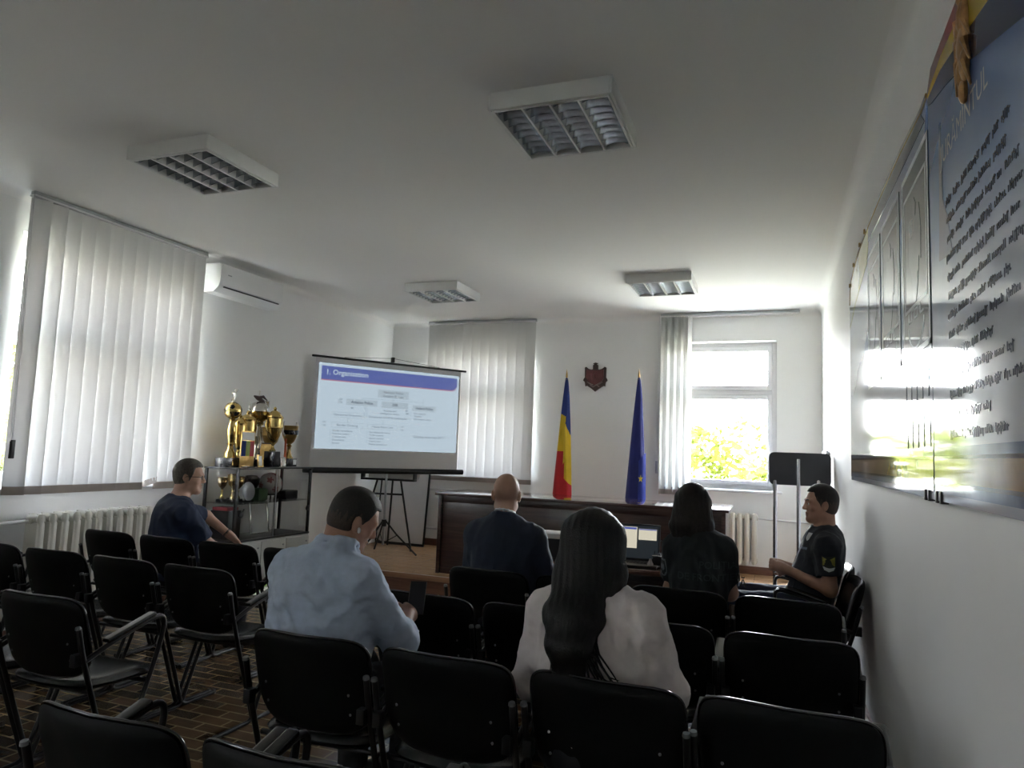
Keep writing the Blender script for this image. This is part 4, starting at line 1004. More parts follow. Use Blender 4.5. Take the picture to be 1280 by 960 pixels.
CH = [  # x, y, turn, label
    (-1.52, R1, 0, 'empty black chair in the lower left foreground, its top edge and right armrest showing'),
    (-.99, R1, 0, 'black chair cut off by the bottom edge, behind the pale-shirted man'),
    (-1.53, R2, 1, 'black chair the man in the pale blue shirt is sitting on'),
    (-1.005, R2, -1, 'empty black chair between the pale-shirted man and the long-haired woman'),
    (-.48, R2, -3, 'black chair holding the woman in the white blouse'),
    (.030, R2, -3, 'empty black chair nearest the right wall in the front-most row at lower right'),
    (-2.87, R2, 1, 'big empty black chair at the left edge with a bare armrest and seat in view'),
    (-3.41, R2, 0, 'black chair mostly outside the left edge, only part of its seat showing'),
    (-1.50, R3, -2, 'empty black chair directly ahead of the pale-shirted man'),
    (-.98, R3, -1, 'empty black chair half hidden by the left shoulder of the woman in white'),
    (-.465, R3, 0, 'black chair almost hidden behind the woman in white, its right corner showing'),
    (.055, R3, 0, 'empty black chair by the right wall, middle of the three stacked up one behind another'),
    (-2.84, R3, -1, 'empty black chair in the left block just left of the pale-shirted man'),
    (-3.365, R3, -1, 'empty black chair in the left block, second from the aisle, with the grey sheen of its seat showing'),
    (-3.895, R3, 1, 'empty black chair in front of the long side-wall radiator’s near end'),
    (-4.43, R3, 0, 'black chair at the left edge nearest the side wall, only its right corner showing'),
    (-1.51, R4, -1, 'black chair the bald man in the navy jacket is sitting on'),
    (-.985, R4, -1, 'black chair beside the bald man, hidden behind the dark hair of the woman in white'),
    (-.465, R4, -1, 'black chair the woman in the black uniform shirt is sitting on'),
    (.055, R4, -2, 'empty black chair in front of the uniformed man, third up from the bottom right'),
    (-3.35, R4, 0, 'black chair with green and white papers lying on its seat'),
    (-3.875, R4, -1, 'black chair the grey-haired man with glasses is sitting on'),
    (-4.40, R4, -2, 'empty black chair against the radiator, furthest back on the left'),
    (-2.82, R4, 0, 'black chair just visible to the left of the pale-shirted man’s shoulder'),
    (.474, 4.58, 90, 'empty black chair with its back to the right wall, its shiny pad facing left'),
    (.475, 5.13, 90, 'black chair against the right wall that the uniformed man is sitting on'),
]
c0 = make_chair()
for i, (x, y, a, lbl) in enumerate(CH):
    if i == 0: c0.location = (x, y, 0); c0.rotation_euler = (0, 0, rad(a)); c0['label'] = lbl
    else: dup(c0, (x, y, 0), rad(a), lbl)
GP = M('green_sheet', (.30, .55, .06), .6, var=.03)
def sheet(name, label, x, y, z, w, d, rz, m):
    b = MB(); T = Matrix.Translation((x, y, z)) @ Matrix.Rotation(rad(rz), 4, 'Z')
    b.box((-w/2, -d/2, 0), (w/2, d/2, .002), 0, T); return tag(b.make(name, m, smooth=0), label, 'paper', 'papers on the chair seat')
sheet('paper_sheet', 'white sheet on the chair seat half under the green one', -3.36, 4.00, .4655, .21, .28, 12, PAPER)
sheet('paper_sheet', 'bright green sheet on the chair seat in the left block', -3.43, 4.06, .4695, .21, .28, 28, GP)

# ------------------------------------------------------------------ people
from mathutils.bvhtree import BVHTree
SKIN = M('skin', (.42, .235, .165), .5, var=.08, vscale=25, spec=.4)
SKIN2 = M('skin_fair', (.50, .30, .22), .5, var=.07, vscale=25, spec=.4)
HAIRD = M('hair_dark_short', (.022, .017, .014), .55, var=.3, vscale=120, bump=.4, bscale=300)
HAIRF = M('hair_clipped', (.060, .040, .030), .6, var=.3, vscale=150, bump=.3, bscale=400)
HAIRGF = M('hair_grey_clipped', (.15, .125, .105), .6, var=.3, vscale=150, bump=.3, bscale=400)
HAIRB = M('hair_black', (.0045, .0042, .0045), .5, var=.3, vscale=60, spec=.3, bump=.25, bscale=180)
HAIRN = M('hair_dark_brown', (.016, .011, .009), .5, var=.35, vscale=60, spec=.3, bump=.25, bscale=180)
HAIRG = M('hair_grey_brown', (.10, .085, .072), .6, var=.35, vscale=120, bump=.4, bscale=300)
TROU = M('trousers_dark', (.012, .013, .018), .8, var=.15)
SHOE = M('shoe_leather', (.010, .009, .009), .35)
EYEW = M('eye_white', (.55, .55, .53), .25, var=.02); EYED = M('eye_iris', (.03, .02, .015), .2)
V3 = lambda *a: np.array(a, float)

def headp(c, R, s, male=True, ears=True):
    """smooth-union parts of a head; c = head centre, R = 3x3 rotation, s = scale"""
    P = lambda x, y, z: tuple(np.array(c)+R @ (np.array((x, y, z))*s))
    E = lambda op, k, x, y, z, a, b, d, R2=None: (op, 'E', k*s, P(x, y, z), (a*s, b*s, d*s), R if R2 is None else R @ R2)
    C = lambda op, k, p, q, a, b: (op, 'C', k*s, P(*p), P(*q), a*s, b*s)
    o = [E('u', .02, 0, -.012, .045, .076, .097, .090), E('u', .03, 0, .030, -.025, .060, .058, .080), E('u', .025, 0, .045, .02, .062, .045, .07)]
    jw = .046 if male else .040
    o += [C('u', .03, (-jw, .0, -.055), (-.018, .068, -.088), .022, .02), C('u', .03, (jw, .0, -.055), (.018, .068, -.088), .022, .02), E('u', .025, 0, .073, -.088, .022, .018, .018)]
    o += [C('u', .014, (-.045, .076, .036), (-.008, .092, .034), .010, .010), C('u', .014, (.045, .076, .036), (.008, .092, .034), .010, .010)]
    o += [E('s', .012, -.032, .098, .012, .017, .014, .011), E('s', .012, .032, .098, .012, .017, .014, .011)]
    o += [E('u', .006, -.031, .078, .013, .012, .012, .012), E('u', .006, .031, .078, .013, .012, .012, .012)]
    o += [C('u', .012, (0, .088, .030), (0, .110, -.016), .008, .012), E('u', .008, -.011, .098, -.022, .009, .010, .008), E('u', .008, .011, .098, -.022, .009, .010, .008)]
    o += [E('u', .01, -.048, .062, -.012, .018, .016, .018), E('u', .01, .048, .062, -.012, .018, .016, .018)]
    o += [E('u', .006, 0, .091, -.047, .023, .011, .007), E('u', .006, 0, .089, -.060, .020, .011, .008), E('s', .004, 0, .104, -.0535, .022, .010, .002)]
    if ears:
        for sg in (-1, 1):
            Rt = rotm(sg*.35, .15, 0)
            o += [E('u', .008, sg*.079, -.008, .004, .008, .020, .032, Rt), E('s', .005, sg*.088, -.002, .007, .006, .010, .018, Rt), E('u', .004, sg*.079, .004, -.018, .007, .009, .012)]
    return o
def hairp(c, R, s, t=.004, top=.004):
    P = lambda x, y, z: tuple(np.array(c)+R @ (np.array((x, y, z))*s))
    o = [('u', 'E', .02*s, P(0, -.012, .045), ((.076+t)*s, (.097+t)*s, (.090+t)*s), R), ('u', 'E', .03*s, P(0, -.03, -.01), ((.070+t*.4)*s, (.066+t*.6)*s, (.065)*s), R)]
    if top: o.append(('u', 'E', .03*s, P(0, .0, .075), ((.062)*s, (.088)*s, (.062+top)*s), R))
    for sg in (-1, 1): o.append(('s', 'E', .006, P(sg*.085, -.006, -.004), (.022*s, .024*s, .036*s), R))
    return o
def hairline(c, R, s, temple=.042, front=.086, nape=-.058, seed=1, rough=.004):
    c = np.array(c)
    def f(D, P):
        d = [P[i]-c[i] for i in range(3)]
        x, y, z = [(R[0][i]*d[0]+R[1][i]*d[1]+R[2][i]*d[2])/s for i in range(3)]
        w = rough*wob(P, seed, 260)+.5*rough*wob(P, seed+3, 500)
        side = np.minimum(y-temple-.18*np.maximum(z-.03, 0)+w, front+.35*np.minimum(0, .07-y)*0-z+w+0*x)
        low = nape+.35*np.maximum(y+.05, 0)-z+w
        return np.maximum(D, np.maximum(side, low)*s)
    return f
def fade(c, R, s, z0=.035, seed=2):
    c = np.array(c)
    def f(cen):
        q = (cen-c) @ R/s; w = .012*np.array([math.sin(a*310+b*170)+math.sin(b*260-a*90+1) for a, b in q[:, :2]])
        return (q[:, 2]+w-.25*q[:, 1] < z0).astype(int)
    return f
def handp(w, d, nrm, side, curl=.5, s=1, k=.006):
    """palm, four fingers, thumb. w wrist, d pointing direction, nrm palm-facing direction, side=+1 thumb towards d x nrm"""
    d = np.array(d, float); d /= np.linalg.norm(d); n = np.array(nrm, float); n -= d*(n@d); n /= np.linalg.norm(n); a = np.cross(d, n)*side
    R = np.stack([a, d, n], 1); w = np.array(w, float); o = [('u', 'E', .02, tuple(w+d*.045*s), (.042*s, .055*s, .019*s), R), ('u', 'C', .02, tuple(w-d*.02), tuple(w+d*.03*s), .026*s, .026*s)]
    for i, (off, L) in enumerate(((.030, .072), (.010, .080), (-.011, .075), (-.030, .060))):
        p = w+d*.088*s+a*off*s; ang = curl*.55
        for j, (fr, r0, r1) in enumerate(((.45, .0095, .009), (.32, .009, .0082), (.23, .0082, .007))):
            q = p+(d*cos(ang)+n*sin(ang))*L*fr*s; o.append(('u', 'C', k if j else .012, tuple(p), tuple(q), r0*s, r1*s)); p = q; ang += curl*(.9+.1*i)
    p = w+d*.022*s+a*.030*s; q = p+(a*.65+d*.75+n*.25)*.038*s; r = q+(a*.15+d*.95+n*.35*curl)*.034*s
    o += [('u', 'C', .014, tuple(p), tuple(q), .014*s, .0115*s), ('u', 'C', k, tuple(q), tuple(r), .011*s, .0085*s)]
    return o
def torsop(J, t=0, w=1, dp=1, bw=1, bd=1):
    nb, ch, wa, pe = J['neck'], J['chest'], J['waist'], J['pelvis']; sl, sr = J['shL'], J['shR']
    o = [('u', 'E', .05, tuple(pe), (.165*w+t, .130*dp+t, .125+t), None), ('u', 'E', .07, tuple(wa), (.145*bw+t, .112*bd+t, .17+t), None), ('u', 'E', .07, tuple(ch), (.160*w+t, .112*dp+t, .185+t), None)]
    m = (sl+sr)/2
    o += [('u', 'C', .05, tuple(sl), tuple(m+V3(0, -.01, .015)), .058+t, .066+t), ('u', 'C', .05, tuple(sr), tuple(m+V3(0, -.01, .015)), .058+t, .066+t)]
    for sh in (sl, sr): o.append(('u', 'C', .05, tuple(nb+V3(0, -.005, .0)), tuple(m*.35+sh*.65+V3(0, 0, .018)), .052+t*.8, .046+t))
    return o
def limb(a, b, ra, rb, k=.03, t=0, cut=None):
    a, b = np.array(a, float), np.array(b, float)
    pl = None
    if cut is not None: d = (b-a)/np.linalg.norm(b-a); pl = (tuple(d), tuple(a+(b-a)*cut))
    return ('u', 'C', k, tuple(a), tuple(b), ra+t, rb+t, pl) if pl else ('u', 'C', k, tuple(a), tuple(b), ra+t, rb+t)
def wrinkle(seed, a1=.004, a2=.002, f1=38, f2=95, sx=1, sz=.55):
    """cloth creases: ridged noise, long folds plus finer ones"""
    def f(P):
        Q = (P[0]*sx, P[1], P[2]*sz); w = wob((P[0], P[1], P[2]), seed+5, 9)
        q = (Q[0]+.05*w, Q[1], Q[2]+.05*w)
        return a1*2.6*(np.abs(wob(q, seed, f1*1.5))-.30)+a2*1.8*(np.abs(wob(q, seed+9, f2*1.5))-.3)
    return f
def collar(nb, tilt, r, h, t=.007, dx=1.0):
    o = []; n = 14
    for i in range(n):
        a0 = 2*pi*i/n; a1 = 2*pi*(i+1)/n
        for z in (0, h*.5, h):
            rr = r*(1-.12*z/h); f = lambda a: tuple(nb+V3(rr*dx*cos(a), rr*sin(a)+tilt*(z)-.0, z-.022*sin(a)))
            o.append(('u', 'C', .010, f(a0), f(a1), t, t))
    return o
def default_joints(sw=.17, shz=.99, lean=0):
    J = dict(pelvis=V3(0, 0, .565), waist=V3(0, -.01-lean*.3, .74), chest=V3(0, -.02-lean*.7, .90), neck=V3(0, -.01-lean, shz+.055),
             shL=V3(-sw, -.01-lean, shz), shR=V3(sw, -.01-lean, shz), elL=V3(-.25, .04, .74), elR=V3(.25, .04, .74), wrL=V3(-.14, .25, .66), wrR=V3(.14, .25, .66),
             hipL=V3(-.09, .04, .545), hipR=V3(.09, .04, .545), knL=V3(-.13, .44, .515), knR=V3(.13, .44, .515), anL=V3(-.13, .42, .095), anR=V3(.13, .42, .095))
    return J
def person(label, loc, yaw, J, hc, hR, hs, skin, torso=dict(), male=True, hands=None, ears=True, h=.0065, neck_r=.054):
    t = thing('person', label, 'person', (loc[0], loc[1], 0), yaw)
    hc = np.array(hc, float)
    pr = torsop(J, 0, **torso)
    pr += [limb(J['neck']+V3(0, 0, -.03), hc+hR @ V3(0, -.022, -.045)*hs, neck_r+.004, neck_r, .03)]
    for s in 'LR':
        pr += [limb(J['sh'+s], J['el'+s], .052, .040), limb(J['el'+s], J['wr'+s], .041, .027)]
        pr += [limb(J['hip'+s], J['kn'+s], .078, .054), limb(J['kn'+s], J['an'+s], .053, .036)]
        a = J['an'+s]; dr = J.get('toe'+s, V3(0, 1, 0)); pr += [limb(a, a+dr*.12+V3(0, 0, -.05), .034, .028), limb(a+V3(0, 0, -.02), a-dr*.04+V3(0, 0, -.055), .032, .03)]
    pr += headp(hc, hR, hs, male, ears)
    if hands:
        for a in hands: pr += handp(*a)
    else:
        for s, sg in (('L', 1), ('R', -1)):
            d = J['wr'+s]-J['el'+s]; pr += handp(J['wr'+s], d+V3(0, 0, -.02), (0, .1, -1), sg, .35)
    b = sdf_obj('body', pr, skin, t, h)
    for sg in (-1, 1):
        m = MB(); m.ball(tuple(hc+hR @ (V3(sg*.031, .0805, .013)*hs)), .0112*hs, 12); e = m.make('eye', EYEW, t)
        m = MB(); m.ball(tuple(hc+hR @ (V3(sg*.031, .0880, .013)*hs)), .0052*hs, 10); m.make('iris', EYED, e)
    return t
def trousers(t, J, mat, tk=.012, w=1, dp=1, top=.70, seed=1, h=.008):
    pr = [('u', 'E', .05, tuple(J['pelvis']), (.165*w+tk, .130*dp+tk, .125+tk), None), ('u', 'E', .06, tuple(J['waist']-V3(0, 0, .06)), (.14*w+tk*.5, .11*dp+tk*.5, .13), None)]
    for s in 'LR': pr += [limb(J['hip'+s], J['kn'+s], .080, .060, .04, tk), limb(J['kn'+s], J['an'+s], .058, .050, .03, tk, .97)]
    pr.append(('p', 'P', 0, (0, 0, 1), (0, 0, top)))
    return sdf_obj('trousers', pr, mat, t, h, wrinkle(seed, .004, .001))
def shoes(t, J):
    for s in 'LR':
        a = J['an'+s]; dr = J.get('toe'+s, V3(0, 1, 0)); z0 = .034
        pr = [limb(V3(a[0], a[1], z0+.012)-dr*.05, V3(a[0], a[1], z0+.008)+dr*.08, .042, .044, .02), limb(V3(a[0], a[1], z0+.008)+dr*.07, V3(a[0], a[1], z0)+dr*.19, .044, .032, .03), limb(V3(a[0], a[1], .06), V3(a[0], a[1], .085), .046, .044, .02), ('p', 'P', 0, (0, 0, -1), (0, 0, .002))]
        sdf_obj('shoe', pr, SHOE, t, .007)
def shirt(name, t, J, mat, torso, tk=.012, sleeve=(1, None), seed=2, wr=(.004, .002), hem=.52, neckcut=.066, extra=None, st=.014, k=None, h=.0065, sx=1, sz=.55, f1=38):
    pr = torsop(J, tk, **torso)
    for s in 'LR':
        if sleeve[1] is None: pr += [limb(J['sh'+s], J['el'+s], .055, .046, .035, st, sleeve[0] if sleeve[0] < 1 else None)]
        else: pr += [limb(J['sh'+s], J['el'+s], .055, .045, .035, st), limb(J['el'+s], J['wr'+s], .045, .034, .03, st, sleeve[1])]
    nb = J['neck']; pr.append(('s', 'C', .008, tuple(nb+V3(0, .01, .015)), tuple(nb+V3(0, .04, .25)), neckcut, neckcut+.03))
    pr.append(('p', 'P', 0, (0, 0, -1), (0, 0, hem)))
    if extra: pr += extra
    return sdf_obj(name, pr, mat, t, h, wrinkle(seed, *wr, f1=f1, sx=sx, sz=sz))
def decal(name, polys, target, parent, mats, org, ux, uz, dirv, off=.0025):
    """lay flat shapes on a garment: polys = (material, [(u, v)...])"""
    bv = BVHTree.FromPolygons([v.co.copy() for v in target.data.vertices], [tuple(p.vertices) for p in target.data.polygons])
    b = MB(); org, ux, uz, dv = map(Vector, (org, ux, uz, dirv)); dv.normalize()
    for mi, vs, fs in polys:
        out = []
        for u, v in vs:
            p = org+ux*u+uz*v; hit = bv.ray_cast(p-dv*.4, dv, 1.0)
            out.append((hit[0]-dv*(off+.0006*mi)) if hit[0] is not None else p)
        b.mi = mi; b.add(out, fs)
    return b.make(name, mats, parent, smooth=60)
def poly_fan(pts, n=4):
    """ring-subdivided polygon so it can follow a curved surface"""
    c = (sum(p[0] for p in pts)/len(pts), sum(p[1] for p in pts)/len(pts)); vs = [c]; fs = []; k = len(pts)
    for i in range(1, n+1):
        for p in pts: vs.append((c[0]+(p[0]-c[0])*i/n, c[1]+(p[1]-c[1])*i/n))
    for j in range(k): fs.append((0, 1+j, 1+(j+1) % k))
    for i in range(n-1):
        for j in range(k): a = 1+i*k+j; b = 1+i*k+(j+1) % k; fs.append((a, a+k, b+k, b))
    return vs, fs
def shield(w, h): return [(-w, h), (-w*.5, h*.96), (0, h), (w*.5, h*.96), (w, h), (w*.98, 0), (w*.8, -h*.5), (w*.4, -h*.85), (0, -h), (-w*.4, -h*.85), (-w*.8, -h*.5), (-w*.98, 0)]

# --- man in the pale blue shirt
J = default_joints(.165, .985); J.update(elR=V3(.248, .16, .735), wrR=V3(.15, .36, .775), elL=V3(-.275, .10, .735), wrL=V3(-.08, .34, .73), neck=V3(.03, .01, 1.045), chest=V3(0, -.02, .885))
tor = dict(w=1.18, dp=1.16, bw=1.36, bd=1.38)
hR = rotm(rad(-34), rad(-24), rad(6))
p = person('heavy-set man in a pale blue shirt with cropped dark hair, head bowed to the right', (-1.615, 2.34), rad(-4), J, (.045, .085, 1.178), hR, .98, SKIN, tor,
           hands=[(J['wrR'], (-.35, .9, .15), (-.5, -.1, -.6), 1, .9), (J['wrL'], (.5, .8, .1), (.3, .0, .9), 1, .8)], neck_r=.064)
PALEB = M('shirt_pale_blue', (.44, .52, .66), .8, var=.05, vscale=40, bump=.55, bscale=11)
ex = [('u', 'C', .05, (-.02, -.135, .97), (-.16, -.10, .80), .012, .010), ('u', 'C', .05, (.02, -.135, .97), (.17, -.08, .82), .012, .010)]
shirt('shirt', p, J, PALEB, tor, .014, (1, .38), 4, (.0055, .0028), .58, .056, ex+collar(J['neck']+V3(.005, -.012, .014), .30, .082, .052, .012), .020, sx=.9, sz=1.1, f1=34)
trousers(p, J, TROU, .014, 1.15, 1.1, .62); shoes(p, J)
hc = V3(.045, .085, 1.178)
sdf_obj('hair', hairp(hc, hR, .98, .003, .002), [HAIRD, HAIRF], p, .005, None, hairline(hc, hR, .98, .040, .085, -.062, 1), 1, fade(hc, hR, .98, .03))
MB().ball(tuple(hc+hR @ (V3(.083, .012, -.012)*.98)), (.007, .009, .012), 8).make('earbud', PVC, p)
ph = thing('phone', 'dark phone held low by the man in the pale blue shirt', 'phone', (-1.46, 2.805, .83), rad(20)); T = Matrix.Rotation(rad(-35), 4, 'X')
MB().box((-.036, -.004, -.075), (.036, .004, .075), .004, T).make('case', BLACKP, ph); MB().box((-.033, -.0048, -.072), (.033, -.0042, .072), 0, T).make('screen', M('phone_glass', (.02, .02, .025), .1), ph, smooth=0)

# --- bald man
J = default_joints(.165, .985); J.update(neck=V3(-.01, .0, 1.062), elR=V3(.235, .06, .755), wrR=V3(.18, .29, .76), elL=V3(-.225, .08, .74), wrL=V3(-.12, .28, .74))
tor = dict(w=1.08, dp=1.05, bw=1.15, bd=1.1); hR = rotm(rad(18), rad(-4), 0); hc = V3(-.02, .045, 1.212)
p = person('bald man in a dark navy jacket seen from behind at the table', (-1.465, 3.88), rad(0), J, hc, hR, 1.0, SKIN2, tor, neck_r=.058)
NAVY = M('jacket_navy', (.012, .018, .040), .75, var=.12, vscale=18, bump=.1, bscale=200)
shirt('jacket', p, J, NAVY, tor, .022, (1, .93), 11, (.004, .0015), .50, .062, collar(J['neck']+V3(0, -.006, .0), .18, .076, .040, .010), .024)
sdf_obj('shirt_collar', collar(J['neck']+V3(0, .0, .022), .16, .066, .040, .006), PVC, p, .005)
trousers(p, J, TROU); shoes(p, J)

# --- grey-haired man with glasses, by the radiator
yw = rad(-27); lx, ly = -3.955, 3.90
def w2l(x, y, z, yaw=yw, ox=lx, oy=ly):
    dx, dy = x-ox, y-oy; return V3(dx*cos(yaw)+dy*sin(yaw), -dx*sin(yaw)+dy*cos(yaw), z)
J = default_joints(.175, .965); J.update(elR=w2l(-3.70, 3.93, .76), wrR=w2l(-3.70, 4.12, .70), elL=w2l(-4.08, 4.30, .90), wrL=w2l(-3.93, 4.40, .76))
tor = dict(w=1.15, dp=1.15, bw=1.25, bd=1.3); hR = rotm(rad(-28), rad(-3), 0); hc = w2l(-3.955, 3.975, 1.20)
p = person('grey-haired man in glasses and a navy polo shirt turned towards the screen', (lx, ly), yw, J, hc, hR, .98, SKIN2, tor, neck_r=.062,
           hands=[(J['wrL'], w2l(-3.93, 4.40, .76)-w2l(-4.08, 4.30, .90), (.2, -.1, -1), 1, .4), (J['wrR'], (0, 1, -.15), (-.2, 0, -1), -1, .4)])
POLO = M('polo_navy', (.010, .020, .055), .8, var=.12, vscale=18)
shirt('polo_shirt', p, J, POLO, tor, .014, (.86, None), 21, (.005, .0018), .50, .064, collar(J['neck']+V3(0, -.006, .006), .2, .074, .034, .008), .022)
trousers(p, J, TROU); shoes(p, J)
sdf_obj('hair', hairp(hc, hR, .98, .006, .004), [HAIRG, HAIRGF], p, .005, None, hairline(hc, hR, .98, .040, .085, -.065, 5), 1, fade(hc, hR, .98, -.02))
g = MB()
for sg in (-1, 1):
    ring = [tuple(hc+hR @ (V3(sg*.033+.022*cos(a), .098, .012+.015*sin(a))*.98)) for a in [2*pi*i/14 for i in range(15)]]
    g.tube(ring, .0018, 6, cap=False); g.tube([tuple(hc+hR @ (V3(*q)*.98)) for q in ((sg*.055, .097, .016), (sg*.078, .06, .018), (sg*.084, .0, .016), (sg*.083, -.016, .004))], .0020, 6)
g.tube([tuple(hc+hR @ (V3(*q)*.98)) for q in ((-.011, .099, .014), (0, .102, .017), (.011, .099, .014))], .0018, 6); g.make('glasses', BLACKP, p)
d = J['wrL']-J['elL']; d = d/np.linalg.norm(d); u = np.cross(d, V3(0, 0, 1)); u /= np.linalg.norm(u); v = np.cross(d, u); c = J['wrL']-d*.025
MB().tube([tuple(c-d*.009), tuple(c+d*.009)], .0325, 14).make('wristwatch', BLACKP, p)

# --- woman with long black hair and a white blouse
J = default_joints(.145, .955); J.update(elL=V3(-.222, .05, .715), wrL=V3(-.14, .26, .70), elR=V3(.220, .06, .745), wrR=V3(.14, .27, .72), neck=V3(-.01, .0, 1.01), chest=V3(0, -.01, .87), shR=V3(.15, -.01, .965))
tor = dict(w=1.02, dp=1.0, bw=1.12, bd=1.1); hR = rotm(rad(-4), rad(-8), rad(2)); hc = V3(-.02, .045, 1.168)
p = person('woman with very long black hair in a white blouse, seen from behind', (-.545, 2.29), rad(-2), J, hc, hR, .95, SKIN2, tor, False, neck_r=.048)
BLOU = M('blouse_white', (.62, .56, .55), .8, var=.04, vscale=40, bump=.55, bscale=12)
ex = [('s', 'C', .008, (.080, -.138, .955), (.100, -.136, .885), .022, .015)]
shirt('blouse', p, J, BLOU, tor, .016, (1, .9), 31, (.006, .003), .60, .062, ex, .022, sx=1, sz=.8)
trousers(p, J, TROU); shoes(p, J)
def streaks(seed, f=260, a=.0012): return lambda P: a*np.sin(f*P[0]+22*P[1]+3*np.sin(9*P[2]+seed))+.5*a*np.sin(2.3*f*P[0]+60*P[1]+5*np.sin(6*P[2]))+0*P[2]
hp = [('u', 'E', .03, tuple(hc+hR @ V3(0, -.014, .042)), (.092, .106, .093), hR)]
for x, wd in ((-.085, .034), (-.045, .038), (0, .040), (.045, .038), (.080, .032)):
    xc = x*.80
    a = hc+V3(x*.75, -.072+abs(x)*.5, .05); b_ = hc+V3(x*.96, -.105+abs(x)*.55, -.10); c_ = hc+V3(xc-.016, -.178+abs(x)*.30, -.19); d_ = V3(x*.60-.034, -.178+abs(x)*.15, .90); e_ = V3(x*.42-.034, -.168+abs(x)*.15, .79-abs(x)*.2)
    hp += [('u', 'C', .05, tuple(a), tuple(b_), wd, wd*.85), ('u', 'C', .05, tuple(b_), tuple(c_), wd*.85, wd*.70), ('u', 'C', .05, tuple(c_), tuple(d_), wd*.70, wd*.55), ('u', 'C', .03, tuple(d_), tuple(e_), wd*.55, .008)]
for sg in (-1, 1): hp += [('u', 'C', .05, tuple(hc+V3(sg*.070, .01, .03)), tuple(hc+V3(sg*.082, -.03, -.07)), .026, .022), ('u', 'C', .05, tuple(hc+V3(sg*.082, -.03, -.07)), tuple(hc+V3(sg*.062, -.11, -.15)), .022, .012)]
n = hR @ np.array((0, .9, -.42)); hp.append(('p', 'P', 0, tuple(n), tuple(hc+n*.035)))
hair = sdf_obj('hair', hp, HAIRB, p, .006, streaks(3))
rr = random.Random(5); b = MB()
for k in range(44):
    x = rr.uniform(-.085, .085); sp = rr.uniform(-.25, 1.2) if x > .01 else rr.uniform(-.3, .2); ys = -.182+abs(x)*.20
    pts = [hc+V3(x*.95, -.125+abs(x)*.5, -.11), hc+V3(x*.84-.006, -.198+abs(x)*.35, -.20), V3(x*.62-.035+.03*sp, ys, .90), V3(x*.55-.03+.07*sp, ys, rr.uniform(.81, .87)), V3(x*.5-.03+.11*sp, ys+.01, rr.uniform(.76, .82))]
    q = [pts[0]]
    for a_, c_ in zip(pts, pts[1:]): q += [.75*a_+.25*c_, .25*a_+.75*c_]
    q.append(pts[-1]); r0 = rr.uniform(.003, .007); b.tube([tuple(v) for v in q], [r0*(1-.85*(i/(len(q)-1))**2) for i in range(len(q))], 6)
b.make('loose_strands', HAIRB, hair, smooth=60)

# --- woman in the black uniform shirt
J = default_joints(.118, .985); J.update(elL=V3(-.160, .08, .74), wrL=V3(-.10, .28, .76), elR=V3(.155, .10, .75), wrR=V3(.10, .30, .77), neck=V3(-.02, .0, 1.045))
tor = dict(w=.86, dp=.95, bw=.92, bd=.95); hR = rotm(rad(6), rad(-5), 0); hc = V3(-.045, .04, 1.208)
p = person('woman with shoulder-length dark hair in a black uniform shirt with a sleeve patch', (-.385, 4.03), 0, J, hc, hR, .95, SKIN2, tor, False, neck_r=.047)
UNI = M('uniform_black', (.010, .013, .016), .75, var=.12, vscale=18, bump=.08, bscale=200)
sh_ = shirt('uniform_shirt', p, J, UNI, tor, .016, (.72, None), 41, (.004, .0015), .50, .060, collar(J['neck']+V3(0, -.006, .0), .15, .066, .030, .008), .020)
trousers(p, J, TROU); shoes(p, J)
PG = M('patch_grey', (.16, .18, .20), .7, var=.05)
vs, fs = poly_fan(shield(.040, .050)); v2, f2 = poly_fan(shield(.032, .040)); v3, f3 = poly_fan([(-.02, .022), (-.008, .012), (0, .026), (.008, .012), (.02, .022), (.016, -.008), (.0, -.02), (-.016, -.008)]); v4 = [(-.02, -.026), (.02, -.026), (.017, -.033), (-.017, -.033)]
decal('sleeve_patch', [(0, vs, fs), (1, v2, f2), (2, v3, f3), (2, v4, [(0, 1, 2, 3)])], sh_, p, [PG, UNI, PG], (-.165, .02, .875), (.80, -.60, 0), (0, 0, 1), (.60, .80, 0))
def txt_polys(mi, s, size, ox, oy):
    v, f = text_geo(s, size, 'CENTER', .0006); return (mi, [(a.x+ox, a.y+oy) for a in v], f)
decal('back_lettering', [txt_polys(0, 'POLIȚIA', .052, .06, .045), txt_polys(0, 'DE FRONTIERĂ', .052, .03, -.02)], sh_, p, [M('faint_print', (.030, .040, .043), .7, var=.05)], (.045, -.2, .875), (1, 0, 0), (0, 0, 1), (0, 1, 0))
hp = [('u', 'E', .03, tuple(hc+hR @ V3(0, -.014, .042)), (.089, .104, .094), hR)]
for x, wd in ((-.075, .034), (-.035, .038), (.01, .040), (.05, .038), (.08, .032)):
    a = hc+V3(x*.75, -.07+abs(x)*.4, .05); b_ = hc+V3(x*1.05, -.105+abs(x)*.5, -.10); c_ = hc+V3(x*1.05, -.13+abs(x)*.5, -.19)
    hp += [('u', 'C', .03, tuple(a), tuple(b_), wd, wd), ('u', 'C', .03, tuple(b_), tuple(c_), wd, wd*.55)]
for sg in (-1, 1): hp += [('u', 'C', .03, tuple(hc+V3(sg*.072, .01, .03)), tuple(hc+V3(sg*.092, -.01, -.10)), .028, .026), ('u', 'C', .03, tuple(hc+V3(sg*.092, -.01, -.10)), tuple(hc+V3(sg*.098, .0, -.20 if sg < 0 else -.15)), .024, .010)]
n = hR @ np.array((0, .9, -.42)); hp.append(('p', 'P', 0, tuple(n), tuple(hc+n*.035)))
sdf_obj('hair', hp, HAIRN, p, .006, streaks(8))

